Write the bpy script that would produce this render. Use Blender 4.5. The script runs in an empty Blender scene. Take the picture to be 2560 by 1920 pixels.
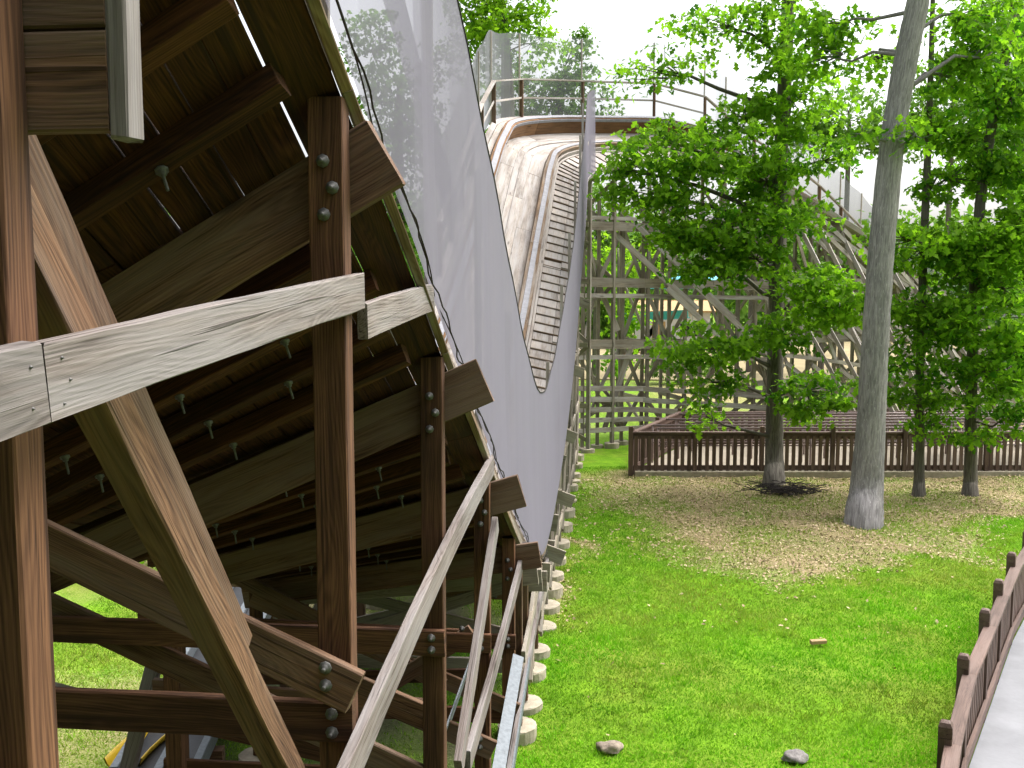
import bpy, math, random
import numpy as np
from mathutils import Vector, Matrix

rng = random.Random(7)
nr = np.random.default_rng(11)
scene = bpy.context.scene
COL = scene.collection

# ------------------------------------------------------------------ camera
F = 2450.0            # focal length in pixels of the 2560 wide photograph
HC = 4.5              # eye height above the lawn
TP = (960 - 720) / F  # horizon at y = 720
PITCH = math.atan(TP)
cam = bpy.data.cameras.new("camera")
cam.sensor_width = 36.0
cam.lens = 36.0 * F / 2560.0
cam.clip_start = 0.05
cam.clip_end = 2000
co = bpy.data.objects.new("camera", cam)
COL.objects.link(co)
co.location = (0, 0, HC)
co.rotation_euler = (math.radians(90) - PITCH, 0, 0)
scene.camera = co

# ------------------------------------------------------------------ sky, sun, exposure
SUN_EL, SUN_AZ = math.radians(58), math.radians(62)   # azimuth from +Y towards +X
w = bpy.data.worlds.new("World")
scene.world = w
w.use_nodes = True
wn, wl = w.node_tree.nodes, w.node_tree.links
wn.clear()
sky = wn.new("ShaderNodeTexSky")
sky.sky_type = 'NISHITA'
sky.sun_disc = False
sky.sun_elevation = SUN_EL
sky.sun_rotation = SUN_AZ
sky.air_density = 1.0
sky.dust_density = 7.0
sky.ozone_density = 1.0
hs = wn.new("ShaderNodeHueSaturation")
hs.inputs['Saturation'].default_value = 0.25
bg = wn.new("ShaderNodeBackground")
bg.inputs['Strength'].default_value = 0.15
wo = wn.new("ShaderNodeOutputWorld")
wl.new(sky.outputs[0], hs.inputs['Color'])
wl.new(hs.outputs[0], bg.inputs['Color'])
wl.new(bg.outputs[0], wo.inputs['Surface'])
sl = bpy.data.lights.new("sun", 'SUN')
sl.energy = 1.05
sl.angle = math.radians(55)
sl.color = (1.0, 0.96, 0.9)
so = bpy.data.objects.new("sun", sl)
COL.objects.link(so)
sd = Vector((math.sin(SUN_AZ) * math.cos(SUN_EL), math.cos(SUN_AZ) * math.cos(SUN_EL), math.sin(SUN_EL)))
so.rotation_euler = sd.to_track_quat('Z', 'Y').to_euler()
so.location = (10, 10, 40)
scene.view_settings.view_transform = 'Standard'
scene.view_settings.look = 'None'
scene.view_settings.exposure = 1.5
scene.view_settings.gamma = 1.0
scene.view_settings.use_curve_mapping = False
scene.render.engine = 'CYCLES'
scene.cycles.max_bounces = 6
scene.cycles.transparent_max_bounces = 24


def P(px, py, y):
    """the point of the place at distance y that the photograph shows at (px, py)"""
    u, v = (px - 1280) / F, (960 - py) / F
    c, s = math.cos(PITCH), math.sin(PITCH)
    d = Vector((u, c + v * s, -s + v * c))
    return Vector((0, 0, HC)) + d * (y / d.y)


def G(px, py, z=0.0):
    p = P(px, py, 1.0) - Vector((0, 0, HC))
    k = (z - HC) / p.z
    return Vector((0, 0, HC)) + p * k


# ------------------------------------------------------------------ materials
KA = 0.68


def kk_(c):
    return None if c is None else tuple(x * KA for x in c)


def new_mat(name):
    m = bpy.data.materials.new(name)
    m.use_nodes = True
    n = m.node_tree.nodes
    b = n["Principled BSDF"]
    return m, n, m.node_tree.links, b


def math_node(n, l, op, a, b=None, c=None):
    x = n.new("ShaderNodeMath")
    x.operation = op
    for i, v in enumerate((a, b, c)):
        if v is None:
            continue
        if isinstance(v, (int, float)):
            x.inputs[i].default_value = v
        else:
            l.new(v, x.inputs[i])
    return x.outputs[0]


def mix_col(n, l, f, a, b, mode='MIX'):
    x = n.new("ShaderNodeMix")
    x.data_type = 'RGBA'
    x.blend_type = mode
    for i, v in ((0, f), (6, a), (7, b)):
        if isinstance(v, (int, float)):
            x.inputs[i].default_value = v
        elif isinstance(v, tuple):
            x.inputs[i].default_value = (*v, 1) if len(v) == 3 else v
        else:
            l.new(v, x.inputs[i])
    return x.outputs[2]


def noise(n, l, vec, scale, detail=4, rough=0.6, dist=0.0):
    x = n.new("ShaderNodeTexNoise")
    x.inputs['Scale'].default_value = scale
    x.inputs['Detail'].default_value = detail
    x.inputs['Roughness'].default_value = rough
    x.inputs['Distortion'].default_value = dist
    if vec is not None:
        l.new(vec, x.inputs['Vector'])
    return x.outputs['Fac']


def scaled(n, l, vec, s, off=None):
    x = n.new("ShaderNodeMapping")
    x.inputs['Scale'].default_value = s
    l.new(vec, x.inputs['Vector'])
    if off is not None:
        l.new(off, x.inputs['Location'])
    return x.outputs[0]


def ramp(n, l, f, stops):
    x = n.new("ShaderNodeValToRGB")
    e = x.color_ramp.elements
    while len(e) > 1:
        e.remove(e[-1])
    e[0].position, e[0].color = stops[0][0], (*stops[0][1], 1)
    for p, c in stops[1:]:
        k = e.new(p)
        k.color = (*c, 1)
    l.new(f, x.inputs[0])
    return x.outputs[0]


def wood(name, light, mid, dark, rough=0.85, grey=None, bump=0.35, stain=None):
    """sawn timber; grain runs along the x of the stored board coordinate"""
    light, mid, dark, grey, stain = map(kk_, (light, mid, dark, grey, stain))
    m, n, l, b = new_mat(name)
    at = n.new("ShaderNodeAttribute")
    at.attribute_name = "gco"
    oi = n.new("ShaderNodeObjectInfo")
    rv = n.new("ShaderNodeCombineXYZ")
    for i, k in enumerate((37.0, 1.7, 2.3)):
        l.new(math_node(n, l, 'MULTIPLY', oi.outputs['Random'], k), rv.inputs[i])
    off = rv.outputs[0]
    base = scaled(n, l, at.outputs['Vector'], (1, 1, 1), off)
    # growth rings
    rc = scaled(n, l, base, (0.16, 1.0, 1.0))
    dn = n.new("ShaderNodeTexNoise")
    dn.inputs['Scale'].default_value = 5.0
    dn.inputs['Detail'].default_value = 2
    l.new(rc, dn.inputs['Vector'])
    ad = n.new("ShaderNodeVectorMath")
    ad.operation = 'MULTIPLY_ADD'
    l.new(dn.outputs['Color'], ad.inputs[0])
    ad.inputs[1].default_value = (0.0, 0.2, 0.2)
    l.new(rc, ad.inputs[2])
    wv = n.new("ShaderNodeTexWave")
    wv.wave_type = 'RINGS'
    wv.rings_direction = 'X'
    wv.wave_profile = 'SIN'
    wv.inputs['Scale'].default_value = 34
    wv.inputs['Distortion'].default_value = 2.2
    wv.inputs['Detail'].default_value = 2
    l.new(ad.outputs[0], wv.inputs['Vector'])
    rings = wv.outputs['Fac']
    fib = noise(n, l, scaled(n, l, base, (3.0, 130, 130)), 1.0, 4, 0.7)
    fib2 = noise(n, l, scaled(n, l, base, (1.5, 55, 55)), 1.0, 5, 0.75)
    blot = noise(n, l, scaled(n, l, base, (1.3, 4, 4)), 1.0, 4, 0.6)
    f = math_node(n, l, 'MULTIPLY', rings, 0.12)
    f = math_node(n, l, 'MULTIPLY_ADD', fib, 0.62, f)
    f = math_node(n, l, 'MULTIPLY_ADD', fib2, 0.56, f)
    col = ramp(n, l, f, [(0.46, light), (0.64, mid), (0.84, dark)])
    # board to board variation
    var = math_node(n, l, 'MULTIPLY_ADD', oi.outputs['Random'], 0.5, 0.72)
    vv = n.new("ShaderNodeVectorMath")
    vv.operation = 'SCALE'
    l.new(col, vv.inputs[0])
    l.new(var, vv.inputs['Scale'])
    col = vv.outputs[0]
    bl = ramp(n, l, blot, [(0.35, (0.55, 0.52, 0.5)), (0.6, (1.1, 1.08, 1.05))])
    col = mix_col(n, l, 0.75, col, bl, 'MULTIPLY')
    if grey:
        g = noise(n, l, scaled(n, l, base, (0.9, 9, 9)), 1.0, 4, 0.65)
        gf = ramp(n, l, g, [(0.42, (0, 0, 0)), (0.62, (1, 1, 1))])
        col = mix_col(n, l, math_node(n, l, 'MULTIPLY', gf, 0.7), col, grey)
    if stain:
        g = noise(n, l, scaled(n, l, base, (0.8, 22, 22)), 1.0, 3, 0.6)
        gf = ramp(n, l, g, [(0.52, (0, 0, 0)), (0.66, (1, 1, 1))])
        col = mix_col(n, l, math_node(n, l, 'MULTIPLY', gf, 0.8), col, stain)
    # knots
    vo = n.new("ShaderNodeTexVoronoi")
    vo.inputs['Scale'].default_value = 1.0
    l.new(scaled(n, l, base, (1.1, 4.5, 4.5)), vo.inputs['Vector'])
    kf = ramp(n, l, vo.outputs['Distance'], [(0.05, (1, 1, 1)), (0.11, (0, 0, 0))])
    kk = tuple(c * 0.45 for c in dark)
    col = mix_col(n, l, math_node(n, l, 'MULTIPLY', kf, 0.75), col, kk)
    # drying checks
    ck = noise(n, l, scaled(n, l, base, (0.9, 60, 60)), 1.0, 2, 0.5)
    cf = ramp(n, l, ck, [(0.655, (0, 0, 0)), (0.70, (1, 1, 1))])
    col = mix_col(n, l, math_node(n, l, 'MULTIPLY', cf, 0.6), col, tuple(c * 0.35 for c in dark))
    l.new(col, b.inputs['Base Color'])
    b.inputs['Roughness'].default_value = rough
    b.inputs['Specular IOR Level'].default_value = 0.25
    bp = n.new("ShaderNodeBump")
    bp.inputs['Strength'].default_value = bump
    bp.inputs['Distance'].default_value = 0.006
    h = math_node(n, l, 'SUBTRACT', f, math_node(n, l, 'MULTIPLY', cf, 0.8))
    h = math_node(n, l, 'SUBTRACT', h, math_node(n, l, 'MULTIPLY', kf, -0.3))
    l.new(h, bp.inputs['Height'])
    l.new(bp.outputs[0], b.inputs['Normal'])
    return m


def plain(name, col, rough=0.6, metal=0.0, var=0.25, scale=8.0, bump=0.1, spec=0.3, coord='Object'):
    col = kk_(col)
    m, n, l, b = new_mat(name)
    tc = n.new("ShaderNodeTexCoord")
    f = noise(n, l, tc.outputs[coord], scale, 6, 0.65)
    lo = tuple(c * (1 - var) for c in col)
    hi = tuple(min(1, c * (1 + var)) for c in col)
    c = ramp(n, l, f, [(0.3, lo), (0.7, hi)])
    l.new(c, b.inputs['Base Color'])
    b.inputs['Roughness'].default_value = rough
    b.inputs['Metallic'].default_value = metal
    b.inputs['Specular IOR Level'].default_value = spec
    if bump:
        bp = n.new("ShaderNodeBump")
        bp.inputs['Strength'].default_value = bump
        bp.inputs['Distance'].default_value = 0.02
        l.new(noise(n, l, tc.outputs[coord], scale * 4, 5, 0.7), bp.inputs['Height'])
        l.new(bp.outputs[0], b.inputs['Normal'])
    return m


M = {}
M['pale'] = wood("weathered_timber", (0.37, 0.325, 0.31), (0.275, 0.232, 0.215), (0.085, 0.064, 0.054), bump=0.5, grey=(0.32, 0.298, 0.295))
M['post'] = wood("brown_post_timber", (0.25, 0.125, 0.065), (0.165, 0.078, 0.04), (0.05, 0.022, 0.012), stain=(0.04, 0.018, 0.011), bump=0.45)
M['brace'] = wood("brace_timber", (0.30, 0.175, 0.10), (0.20, 0.108, 0.06), (0.06, 0.032, 0.018), grey=(0.23, 0.165, 0.12), bump=0.5)
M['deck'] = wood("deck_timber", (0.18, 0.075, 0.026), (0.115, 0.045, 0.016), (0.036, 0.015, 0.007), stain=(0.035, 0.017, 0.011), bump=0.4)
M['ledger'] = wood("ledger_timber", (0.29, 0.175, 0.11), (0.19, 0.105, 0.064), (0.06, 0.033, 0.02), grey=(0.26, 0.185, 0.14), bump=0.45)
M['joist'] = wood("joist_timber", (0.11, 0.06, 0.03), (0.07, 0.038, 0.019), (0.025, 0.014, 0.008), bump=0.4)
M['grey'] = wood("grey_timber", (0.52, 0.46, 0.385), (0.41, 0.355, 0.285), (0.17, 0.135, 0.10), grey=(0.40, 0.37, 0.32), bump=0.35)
M['tread'] = wood("tread_timber", (0.62, 0.56, 0.51), (0.53, 0.47, 0.42), (0.34, 0.29, 0.25), grey=(0.60, 0.57, 0.55), bump=0.3)
M['rail'] = wood("rail_timber", (0.34, 0.24, 0.16), (0.26, 0.17, 0.10), (0.12, 0.07, 0.04), grey=(0.40, 0.36, 0.31), bump=0.3)
M['railwall'] = wood("wet_rail_timber", (0.36, 0.20, 0.095), (0.27, 0.145, 0.065), (0.12, 0.06, 0.03), bump=0.3)
M['fence'] = wood("brown_painted_timber", (0.22, 0.145, 0.12), (0.175, 0.112, 0.092), (0.10, 0.062, 0.05), rough=0.6, grey=(0.23, 0.16, 0.135), bump=0.2)
M['steel'] = plain("galvanized_steel", (0.20, 0.225, 0.25), 0.55, 0.15, 0.25, 30, 0.06)
M['strap'] = plain("running_steel", (0.30, 0.30, 0.33), 0.6, 0.0, 0.2, 12, 0.05)
M['bolt'] = plain("zinc_bolt", (0.16, 0.155, 0.15), 0.55, 0.4, 0.35, 60, 0.1)
M['rope'] = plain("black_cord", (0.03, 0.025, 0.022), 0.8, 0, 0.4, 30, 0.1)
M['belt'] = plain("black_rubber", (0.02, 0.021, 0.025), 0.5, 0, 0.3, 10, 0.1)
M['yellow'] = plain("yellow_plastic", (0.75, 0.50, 0.03), 0.35, 0, 0.1, 6, 0.02)
M['teal'] = plain("teal_plastic", (0.07, 0.48, 0.42), 0.4, 0, 0.12, 3, 0.02)
M['tealcloth'] = plain("aqua_canvas", (0.16, 0.55, 0.62), 0.8, 0, 0.15, 3, 0.05)
M['white'] = plain("white_paint", (0.78, 0.77, 0.75), 0.6, 0, 0.08, 3, 0.04)
M['tan'] = plain("tan_paint", (0.55, 0.36, 0.16), 0.7, 0, 0.15, 3, 0.04)
M['red'] = plain("red_paint", (0.34, 0.07, 0.05), 0.6, 0, 0.15, 4, 0.04)
M['concrete'] = plain("concrete", (0.50, 0.44, 0.34), 0.9, 0, 0.28, 7, 0.35, 0.15)
M['path'] = plain("path_concrete", (0.30, 0.305, 0.325), 0.85, 0, 0.14, 2.0, 0.2, 0.2)
M['queuefloor'] = plain("queue_concrete", (0.50, 0.43, 0.34), 0.9, 0, 0.15, 1.5, 0.2, 0.15)
M['rock'] = plain("grey_rock", (0.28, 0.26, 0.25), 0.9, 0, 0.5, 9, 0.6, 0.2)
M['stumpwood'] = plain("stump_wood", (0.34, 0.28, 0.22), 0.9, 0, 0.45, 11, 0.5, 0.2)
M['twig'] = plain("dead_twig", (0.06, 0.05, 0.045), 0.9, 0, 0.5, 20, 0.3, 0.15)
M['chip'] = plain("fresh_wood", (0.55, 0.36, 0.2), 0.85, 0, 0.2, 12, 0.2, 0.2)
M['pipe'] = plain("brown_pipe", (0.34, 0.26, 0.25), 0.45, 0.1, 0.15, 10, 0.02)


def bark(name, dark, light, fleck=None, sc=1.0):
    dark, light, fleck = map(kk_, (dark, light, fleck))
    m, n, l, b = new_mat(name)
    at = n.new("ShaderNodeAttribute")
    at.attribute_name = "gco"       # (length, around, radius)
    v = scaled(n, l, at.outputs['Vector'], (3.2 * sc, 22 * sc, 1))
    f = noise(n, l, v, 1.0, 6, 0.7, 0.6)
    c = ramp(n, l, f, [(0.34, dark), (0.62, light)])
    f3 = noise(n, l, scaled(n, l, at.outputs['Vector'], (0.5, 1.5, 1)), 1.0, 4, 0.6)
    c = mix_col(n, l, 0.7, c, ramp(n, l, f3, [(0.35, (0.6, 0.62, 0.58)), (0.65, (1.15, 1.13, 1.1))]), 'MULTIPLY')
    if fleck:
        f2 = noise(n, l, scaled(n, l, at.outputs['Vector'], (9, 38, 1)), 1.0, 3, 0.5)
        ff = ramp(n, l, f2, [(0.62, (0, 0, 0)), (0.69, (1, 1, 1))])
        c = mix_col(n, l, math_node(n, l, 'MULTIPLY', ff, 0.8), c, fleck)
    l.new(c, b.inputs['Base Color'])
    b.inputs['Roughness'].default_value = 0.95
    b.inputs['Specular IOR Level'].default_value = 0.1
    bp = n.new("ShaderNodeBump")
    bp.inputs['Strength'].default_value = 0.9
    bp.inputs['Distance'].default_value = 0.03
    l.new(f, bp.inputs['Height'])
    l.new(bp.outputs[0], b.inputs['Normal'])
    return m


M['bark_dark'] = bark("dark_bark", (0.085, 0.074, 0.066), (0.29, 0.26, 0.23))
M['bark_grey'] = bark("grey_bark", (0.22, 0.205, 0.21), (0.52, 0.49, 0.50), (0.66, 0.63, 0.62))
M['bark_mid'] = bark("brown_bark", (0.10, 0.085, 0.076), (0.30, 0.265, 0.235))


def leafmat(name, lo, hi, trans=0.58, dry=None):
    lo, hi = kk_(lo), kk_(hi)
    dry = tuple(map(kk_, dry)) if dry else None
    m, n, l, b = new_mat(name)
    at = n.new("ShaderNodeAttribute")
    at.attribute_name = "tint"
    c = ramp(n, l, at.outputs['Fac'], [(0.0, lo), (1.0, hi)])
    if dry:
        ad = n.new("ShaderNodeAttribute")
        ad.attribute_name = "dry"
        c = mix_col(n, l, ad.outputs['Fac'], c, ramp(n, l, at.outputs['Fac'], [(0.0, dry[0]), (1.0, dry[1])]))
    l.new(c, b.inputs['Base Color'])
    b.inputs['Roughness'].default_value = 0.6
    b.inputs['Specular IOR Level'].default_value = 0.12
    tr = n.new("ShaderNodeBsdfTranslucent")
    tc = mix_col(n, l, 1.0, c, (1.15, 1.3, 0.6), 'MULTIPLY')
    l.new(tc, tr.inputs['Color'])
    mx = n.new("ShaderNodeMixShader")
    mx.inputs[0].default_value = trans
    l.new(b.outputs[0], mx.inputs[1])
    l.new(tr.outputs[0], mx.inputs[2])
    l.new(mx.outputs[0], n["Material Output"].inputs['Surface'])
    return m


M['leaf'] = leafmat("oak_leaf", (0.07, 0.22, 0.016), (0.42, 0.72, 0.05))
M['leaf_dark'] = leafmat("dark_leaf", (0.05, 0.18, 0.014), (0.30, 0.56, 0.04))
M['leaf_light'] = leafmat("light_leaf", (0.12, 0.30, 0.02), (0.45, 0.72, 0.05))
M['leaf_far'] = leafmat("far_leaf", (0.10, 0.24, 0.035), (0.32, 0.55, 0.09), 0.35)
M['grassblade'] = leafmat("grass_blade", (0.075, 0.27, 0.010), (0.31, 0.72, 0.025), 0.35, ((0.22, 0.25, 0.04), (0.50, 0.50, 0.12)))


def littermat():
    m, n, l, b = new_mat("dry_leaf")
    at = n.new("ShaderNodeAttribute")
    at.attribute_name = "tint"
    c = ramp(n, l, at.outputs['Fac'], [(0.0, (0.13, 0.085, 0.04)), (0.5, (0.34, 0.25, 0.135)), (1.0, (0.55, 0.45, 0.28))])
    l.new(c, b.inputs['Base Color'])
    b.inputs['Roughness'].default_value = 0.8
    return m


M['litter'] = littermat()


def netmat(name, col, cover, double=False):
    """woven shade net: threads cover a share of it; seen at a slant the threads close up"""
    m, n, l, b = new_mat(name)
    col = kk_(col)
    ge = n.new("ShaderNodeNewGeometry")
    dt = n.new("ShaderNodeVectorMath")
    dt.operation = 'DOT_PRODUCT'
    l.new(ge.outputs['Incoming'], dt.inputs[0])
    l.new(ge.outputs['True Normal'], dt.inputs[1])
    cs = math_node(n, l, 'MAXIMUM', math_node(n, l, 'ABSOLUTE', dt.outputs['Value']), 0.02)
    tc = n.new("ShaderNodeAttribute")
    tc.attribute_name = "gco"
    fold = noise(n, l, scaled(n, l, tc.outputs['Vector'], (4.0, 0.15, 1)), 1.0, 3, 0.5)
    sx = n.new("ShaderNodeSeparateXYZ")
    l.new(tc.outputs['Vector'], sx.inputs[0])
    lap = ramp(n, l, math_node(n, l, 'DIVIDE', sx.outputs[0], 20.0), [(0.33, (0, 0, 0)), (0.43, (1, 1, 1))])   # doubled sheet further on
    cv = math_node(n, l, 'MULTIPLY_ADD', fold, -0.03, 1 - cover + 0.015)
    if double:
        cv = math_node(n, l, 'MULTIPLY', cv, math_node(n, l, 'MULTIPLY_ADD', lap, -0.17, 1.0))
    tr = math_node(n, l, 'POWER', cv, math_node(n, l, 'DIVIDE', 1.0, cs))
    wl_ = n.new("ShaderNodeTexWave")
    wl_.bands_direction = 'Y'
    wl_.inputs['Scale'].default_value = 40
    l.new(tc.outputs['Vector'], wl_.inputs['Vector'])
    c = mix_col(n, l, fold, tuple(x * 0.95 for x in col), tuple(min(1, x * 1.04) for x in col))
    c = mix_col(n, l, math_node(n, l, 'MULTIPLY', wl_.outputs['Fac'], 0.18), c, tuple(x * 0.6 for x in col))
    d = n.new("ShaderNodeBsdfDiffuse")
    l.new(c, d.inputs['Color'])
    t2 = n.new("ShaderNodeBsdfTranslucent")
    l.new(c, t2.inputs['Color'])
    m1 = n.new("ShaderNodeMixShader")
    m1.inputs[0].default_value = 0.4
    l.new(d.outputs[0], m1.inputs[1])
    l.new(t2.outputs[0], m1.inputs[2])
    tp = n.new("ShaderNodeBsdfTransparent")
    m2 = n.new("ShaderNodeMixShader")
    l.new(tr, m2.inputs[0])
    l.new(m1.outputs[0], m2.inputs[1])
    l.new(tp.outputs[0], m2.inputs[2])
    l.new(m2.outputs[0], n["Material Output"].inputs['Surface'])
    n.remove(b)
    return m


M['net'] = netmat("grey_shade_net", (0.355, 0.335, 0.405), 0.24, True)
M['netfar'] = netmat("pale_shade_net", (0.33, 0.33, 0.36), 0.33)
M['nethem'] = netmat("grey_net_hem", (0.28, 0.265, 0.325), 0.25)


def groundmat():
    m, n, l, b = new_mat("lawn_soil")
    at = n.new("ShaderNodeAttribute")
    at.attribute_name = "litter"
    ag = n.new("ShaderNodeAttribute")
    ag.attribute_name = "gravel_and_bounce_cut"
    tc = n.new("ShaderNodeTexCoord")
    ob = tc.outputs['Object']
    big = noise(n, l, ob, 0.5, 5, 0.6)
    mid = noise(n, l, ob, 3.0, 6, 0.7)
    fine = noise(n, l, scaled(n, l, ob, (1, 1, 1)), 42, 5, 0.75)
    f = math_node(n, l, 'MULTIPLY_ADD', fine, 0.55, math_node(n, l, 'MULTIPLY', mid, 0.45))
    g1 = ramp(n, l, f, [(0.32, (0.06, 0.16, 0.008)), (0.5, (0.17, 0.36, 0.014)), (0.7, (0.34, 0.60, 0.03))])
    g2 = ramp(n, l, f, [(0.32, (0.11, 0.13, 0.022)), (0.5, (0.25, 0.31, 0.04)), (0.7, (0.42, 0.46, 0.09))])
    gf = ramp(n, l, big, [(0.44, (0, 0, 0)), (0.62, (1, 1, 1))])
    g = mix_col(n, l, math_node(n, l, 'MULTIPLY', gf, 0.7), g1, g2)
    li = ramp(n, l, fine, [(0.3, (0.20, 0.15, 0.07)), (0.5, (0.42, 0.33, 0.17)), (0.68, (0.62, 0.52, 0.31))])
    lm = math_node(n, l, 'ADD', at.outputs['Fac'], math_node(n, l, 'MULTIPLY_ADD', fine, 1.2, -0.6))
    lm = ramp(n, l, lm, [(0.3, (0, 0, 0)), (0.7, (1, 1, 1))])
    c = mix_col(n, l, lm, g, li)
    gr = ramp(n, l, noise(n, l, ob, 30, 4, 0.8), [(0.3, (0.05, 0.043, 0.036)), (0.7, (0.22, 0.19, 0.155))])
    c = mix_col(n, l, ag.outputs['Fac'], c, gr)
    c = mix_col(n, l, 1.0, c, (KA, KA, KA), 'MULTIPLY')
    l.new(c, b.inputs['Base Color'])
    b.inputs['Roughness'].default_value = 0.95
    b.inputs['Specular IOR Level'].default_value = 0.1
    bp = n.new("ShaderNodeBump")
    bp.inputs['Strength'].default_value = 0.8
    bp.inputs['Distance'].default_value = 0.05
    l.new(f, bp.inputs['Height'])
    l.new(bp.outputs[0], b.inputs['Normal'])
    return m


M['ground'] = groundmat()

# ------------------------------------------------------------------ mesh helpers


def link(name, me, parent=None, loc=None):
    o = bpy.data.objects.new(name, me)
    COL.objects.link(o)
    if parent is not None:
        o.parent = parent
    return o


def mesh_from(name, V, faces, mat, gco=None, smooth=False):
    me = bpy.data.meshes.new(name)
    me.from_pydata([tuple(v) for v in V], [], faces)
    me.materials.append(mat)
    a = me.attributes.new("gco", 'FLOAT_VECTOR', 'POINT')
    src = V if gco is None else gco
    a.data.foreach_set("vector", np.array([tuple(v) for v in src], dtype=np.float32).ravel())
    if smooth:
        me.polygons.foreach_set("use_smooth", [True] * len(me.polygons))
    return me


def thing(name, label, cat, group=None, loc=(0, 0, 0)):
    o = bpy.data.objects.new(name, None)
    o.empty_display_size = 0.2
    COL.objects.link(o)
    o.location = loc
    tag(o, label, cat, group)
    return o


def tag(o, label, cat, group=None):
    o['label'] = label
    o['category'] = cat
    if group:
        o['group'] = group
    return o


MW = {}


def section(hw, hh, c):
    """chamfered rectangle"""
    if c <= 0:
        return [(-hw, -hh), (hw, -hh), (hw, hh), (-hw, hh)]
    return [(-hw + c, -hh), (hw - c, -hh), (hw, -hh + c), (hw, hh - c), (hw - c, hh), (-hw + c, hh), (-hw, hh - c), (-hw, -hh + c)]


def extrude_rings(rings, glen, sec):
    V, Gc, Fc = [], [], []
    k = len(sec)
    for i, r in enumerate(rings):
        V += r
        Gc += [(glen[i], a, b) for a, b in sec]
    for i in range(len(rings) - 1):
        for j in range(k):
            a, b = i * k + j, i * k + (j + 1) % k
            Fc.append((a, a + k, b + k, b))
    Fc.append(tuple(range(k)))
    q = (len(rings) - 1) * k
    Fc.append(tuple(q + j for j in reversed(range(k))))
    return V, Gc, Fc


def beam(name, p0, p1, wdt, hgt, mat, parent=None, up=(0, 0, 1), ch=0.006, segs=1, bow=0.0, bowdir='z', worn=None):
    """a timber from p0 to p1, hgt along up, wdt across; its own origin at its middle"""
    p0, p1 = Vector(p0), Vector(p1)
    L = (p1 - p0).length
    X = (p1 - p0).normalized()
    Z = Vector(up)
    Z = (Z - X * Z.dot(X)).normalized()
    Y = Z.cross(X)
    sec = section(wdt / 2, hgt / 2, ch)
    rings, gl = [], []
    if worn is None:
        worn = ch >= 0.003 and (p0.y + p1.y) < 15 and L > 0.5 and parent is not None and parent.name == "wooden_coaster"
    if worn:
        segs = max(segs, min(14, int(L / 0.16)))
    for i in range(segs + 1):
        f = i / segs
        x = (f - 0.5) * L
        d = bow * (1 - (2 * f - 1) ** 2)
        dy, dz = (0, d) if bowdir == 'z' else (d, 0)
        e = 0.005 if i in (0, segs) else 0.0
        if worn:
            rings.append([(x + rng.uniform(-e, e), a + dy + rng.uniform(-.0016, .0016), b + dz + rng.uniform(-.0016, .0016)) for a, b in sec])
        else:
            rings.append([(x, a + dy, b + dz) for a, b in sec])
        gl.append(x)
    V, Gc, Fc = extrude_rings(rings, gl, sec)
    me = mesh_from(name, V, Fc, mat, Gc)
    o = link(name, me, parent)
    mw = Matrix((X, Y, Z)).transposed().to_4x4()
    mw.translation = (p0 + p1) / 2
    if parent is not None:
        mw = Matrix.Translation(parent.location).inverted() @ mw
    o.matrix_local = mw
    MW[o.name] = mw
    return o


def box_obj(name, c, sx, sy, sz, mat, parent=None, rz=0.0, ch=0.006):
    d = Vector((math.cos(rz), math.sin(rz), 0))
    c = Vector(c)
    return beam(name, c - d * sx / 2, c + d * sx / 2, sy, sz, mat, parent, ch=ch)


def tube_data(pts, rads, sides, wob=0.0, flat=False):
    pts = [Vector(p) for p in pts]
    V, Gc, Fc = [], [], []
    acc = 0.0
    ref = Vector((0.31, 0.95, 0.1))
    for i, p in enumerate(pts):
        t = (pts[min(i + 1, len(pts) - 1)] - pts[max(i - 1, 0)]).normalized()
        a = t.cross(ref)
        if a.length < 1e-3:
            a = t.cross(Vector((1, 0, 0)))
        a.normalize()
        b = t.cross(a)
        if i:
            acc += (p - pts[i - 1]).length
        for j in range(sides):
            th = 2 * math.pi * j / sides
            r = rads[i] * (1 + (rng.uniform(-wob, wob) if wob else 0))
            V.append(p + a * math.cos(th) * r + b * math.sin(th) * r)
            Gc.append((acc, abs(th / math.pi - 1) * math.pi * 0.35, 0))
    for i in range(len(pts) - 1):
        for j in range(sides):
            a, b = i * sides + j, i * sides + (j + 1) % sides
            Fc.append((a, b, b + sides, a + sides))
    Fc.append(tuple(reversed(range(sides))))
    q = (len(pts) - 1) * sides
    Fc.append(tuple(q + j for j in range(sides)))
    return V, Gc, Fc


def join_data(parts):
    V, Gc, Fc = [], [], []
    for v, g, f in parts:
        o = len(V)
        V += v
        Gc += g
        Fc += [tuple(i + o for i in x) for x in f]
    return V, Gc, Fc


def tube(name, pts, rads, sides, mat, parent=None, wob=0.0, smooth=True):
    if not hasattr(rads, '__len__'):
        rads = [rads] * len(pts)
    V, Gc, Fc = tube_data(pts, rads, sides, wob)
    if parent is not None:
        V = [v - parent.location for v in V]
    me = mesh_from(name, V, Fc, mat, Gc, smooth)
    return link(name, me, parent)


def lathe_mesh(name, prof, sides, mat, smooth=True, jit=0.0):
    V, Fc = [], []
    for r, z in prof:
        for j in range(sides):
            th = 2 * math.pi * j / sides
            rr = r * (1 + rng.uniform(-jit, jit))
            V.append((rr * math.cos(th), rr * math.sin(th), z))
    for i in range(len(prof) - 1):
        for j in range(sides):
            a, b = i * sides + j, i * sides + (j + 1) % sides
            Fc.append((a, b, b + sides, a + sides))
    Fc.append(tuple(reversed(range(sides))))
    q = (len(prof) - 1) * sides
    Fc.append(tuple(q + j for j in range(sides)))
    return mesh_from(name, V, Fc, mat, None, smooth)


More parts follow.
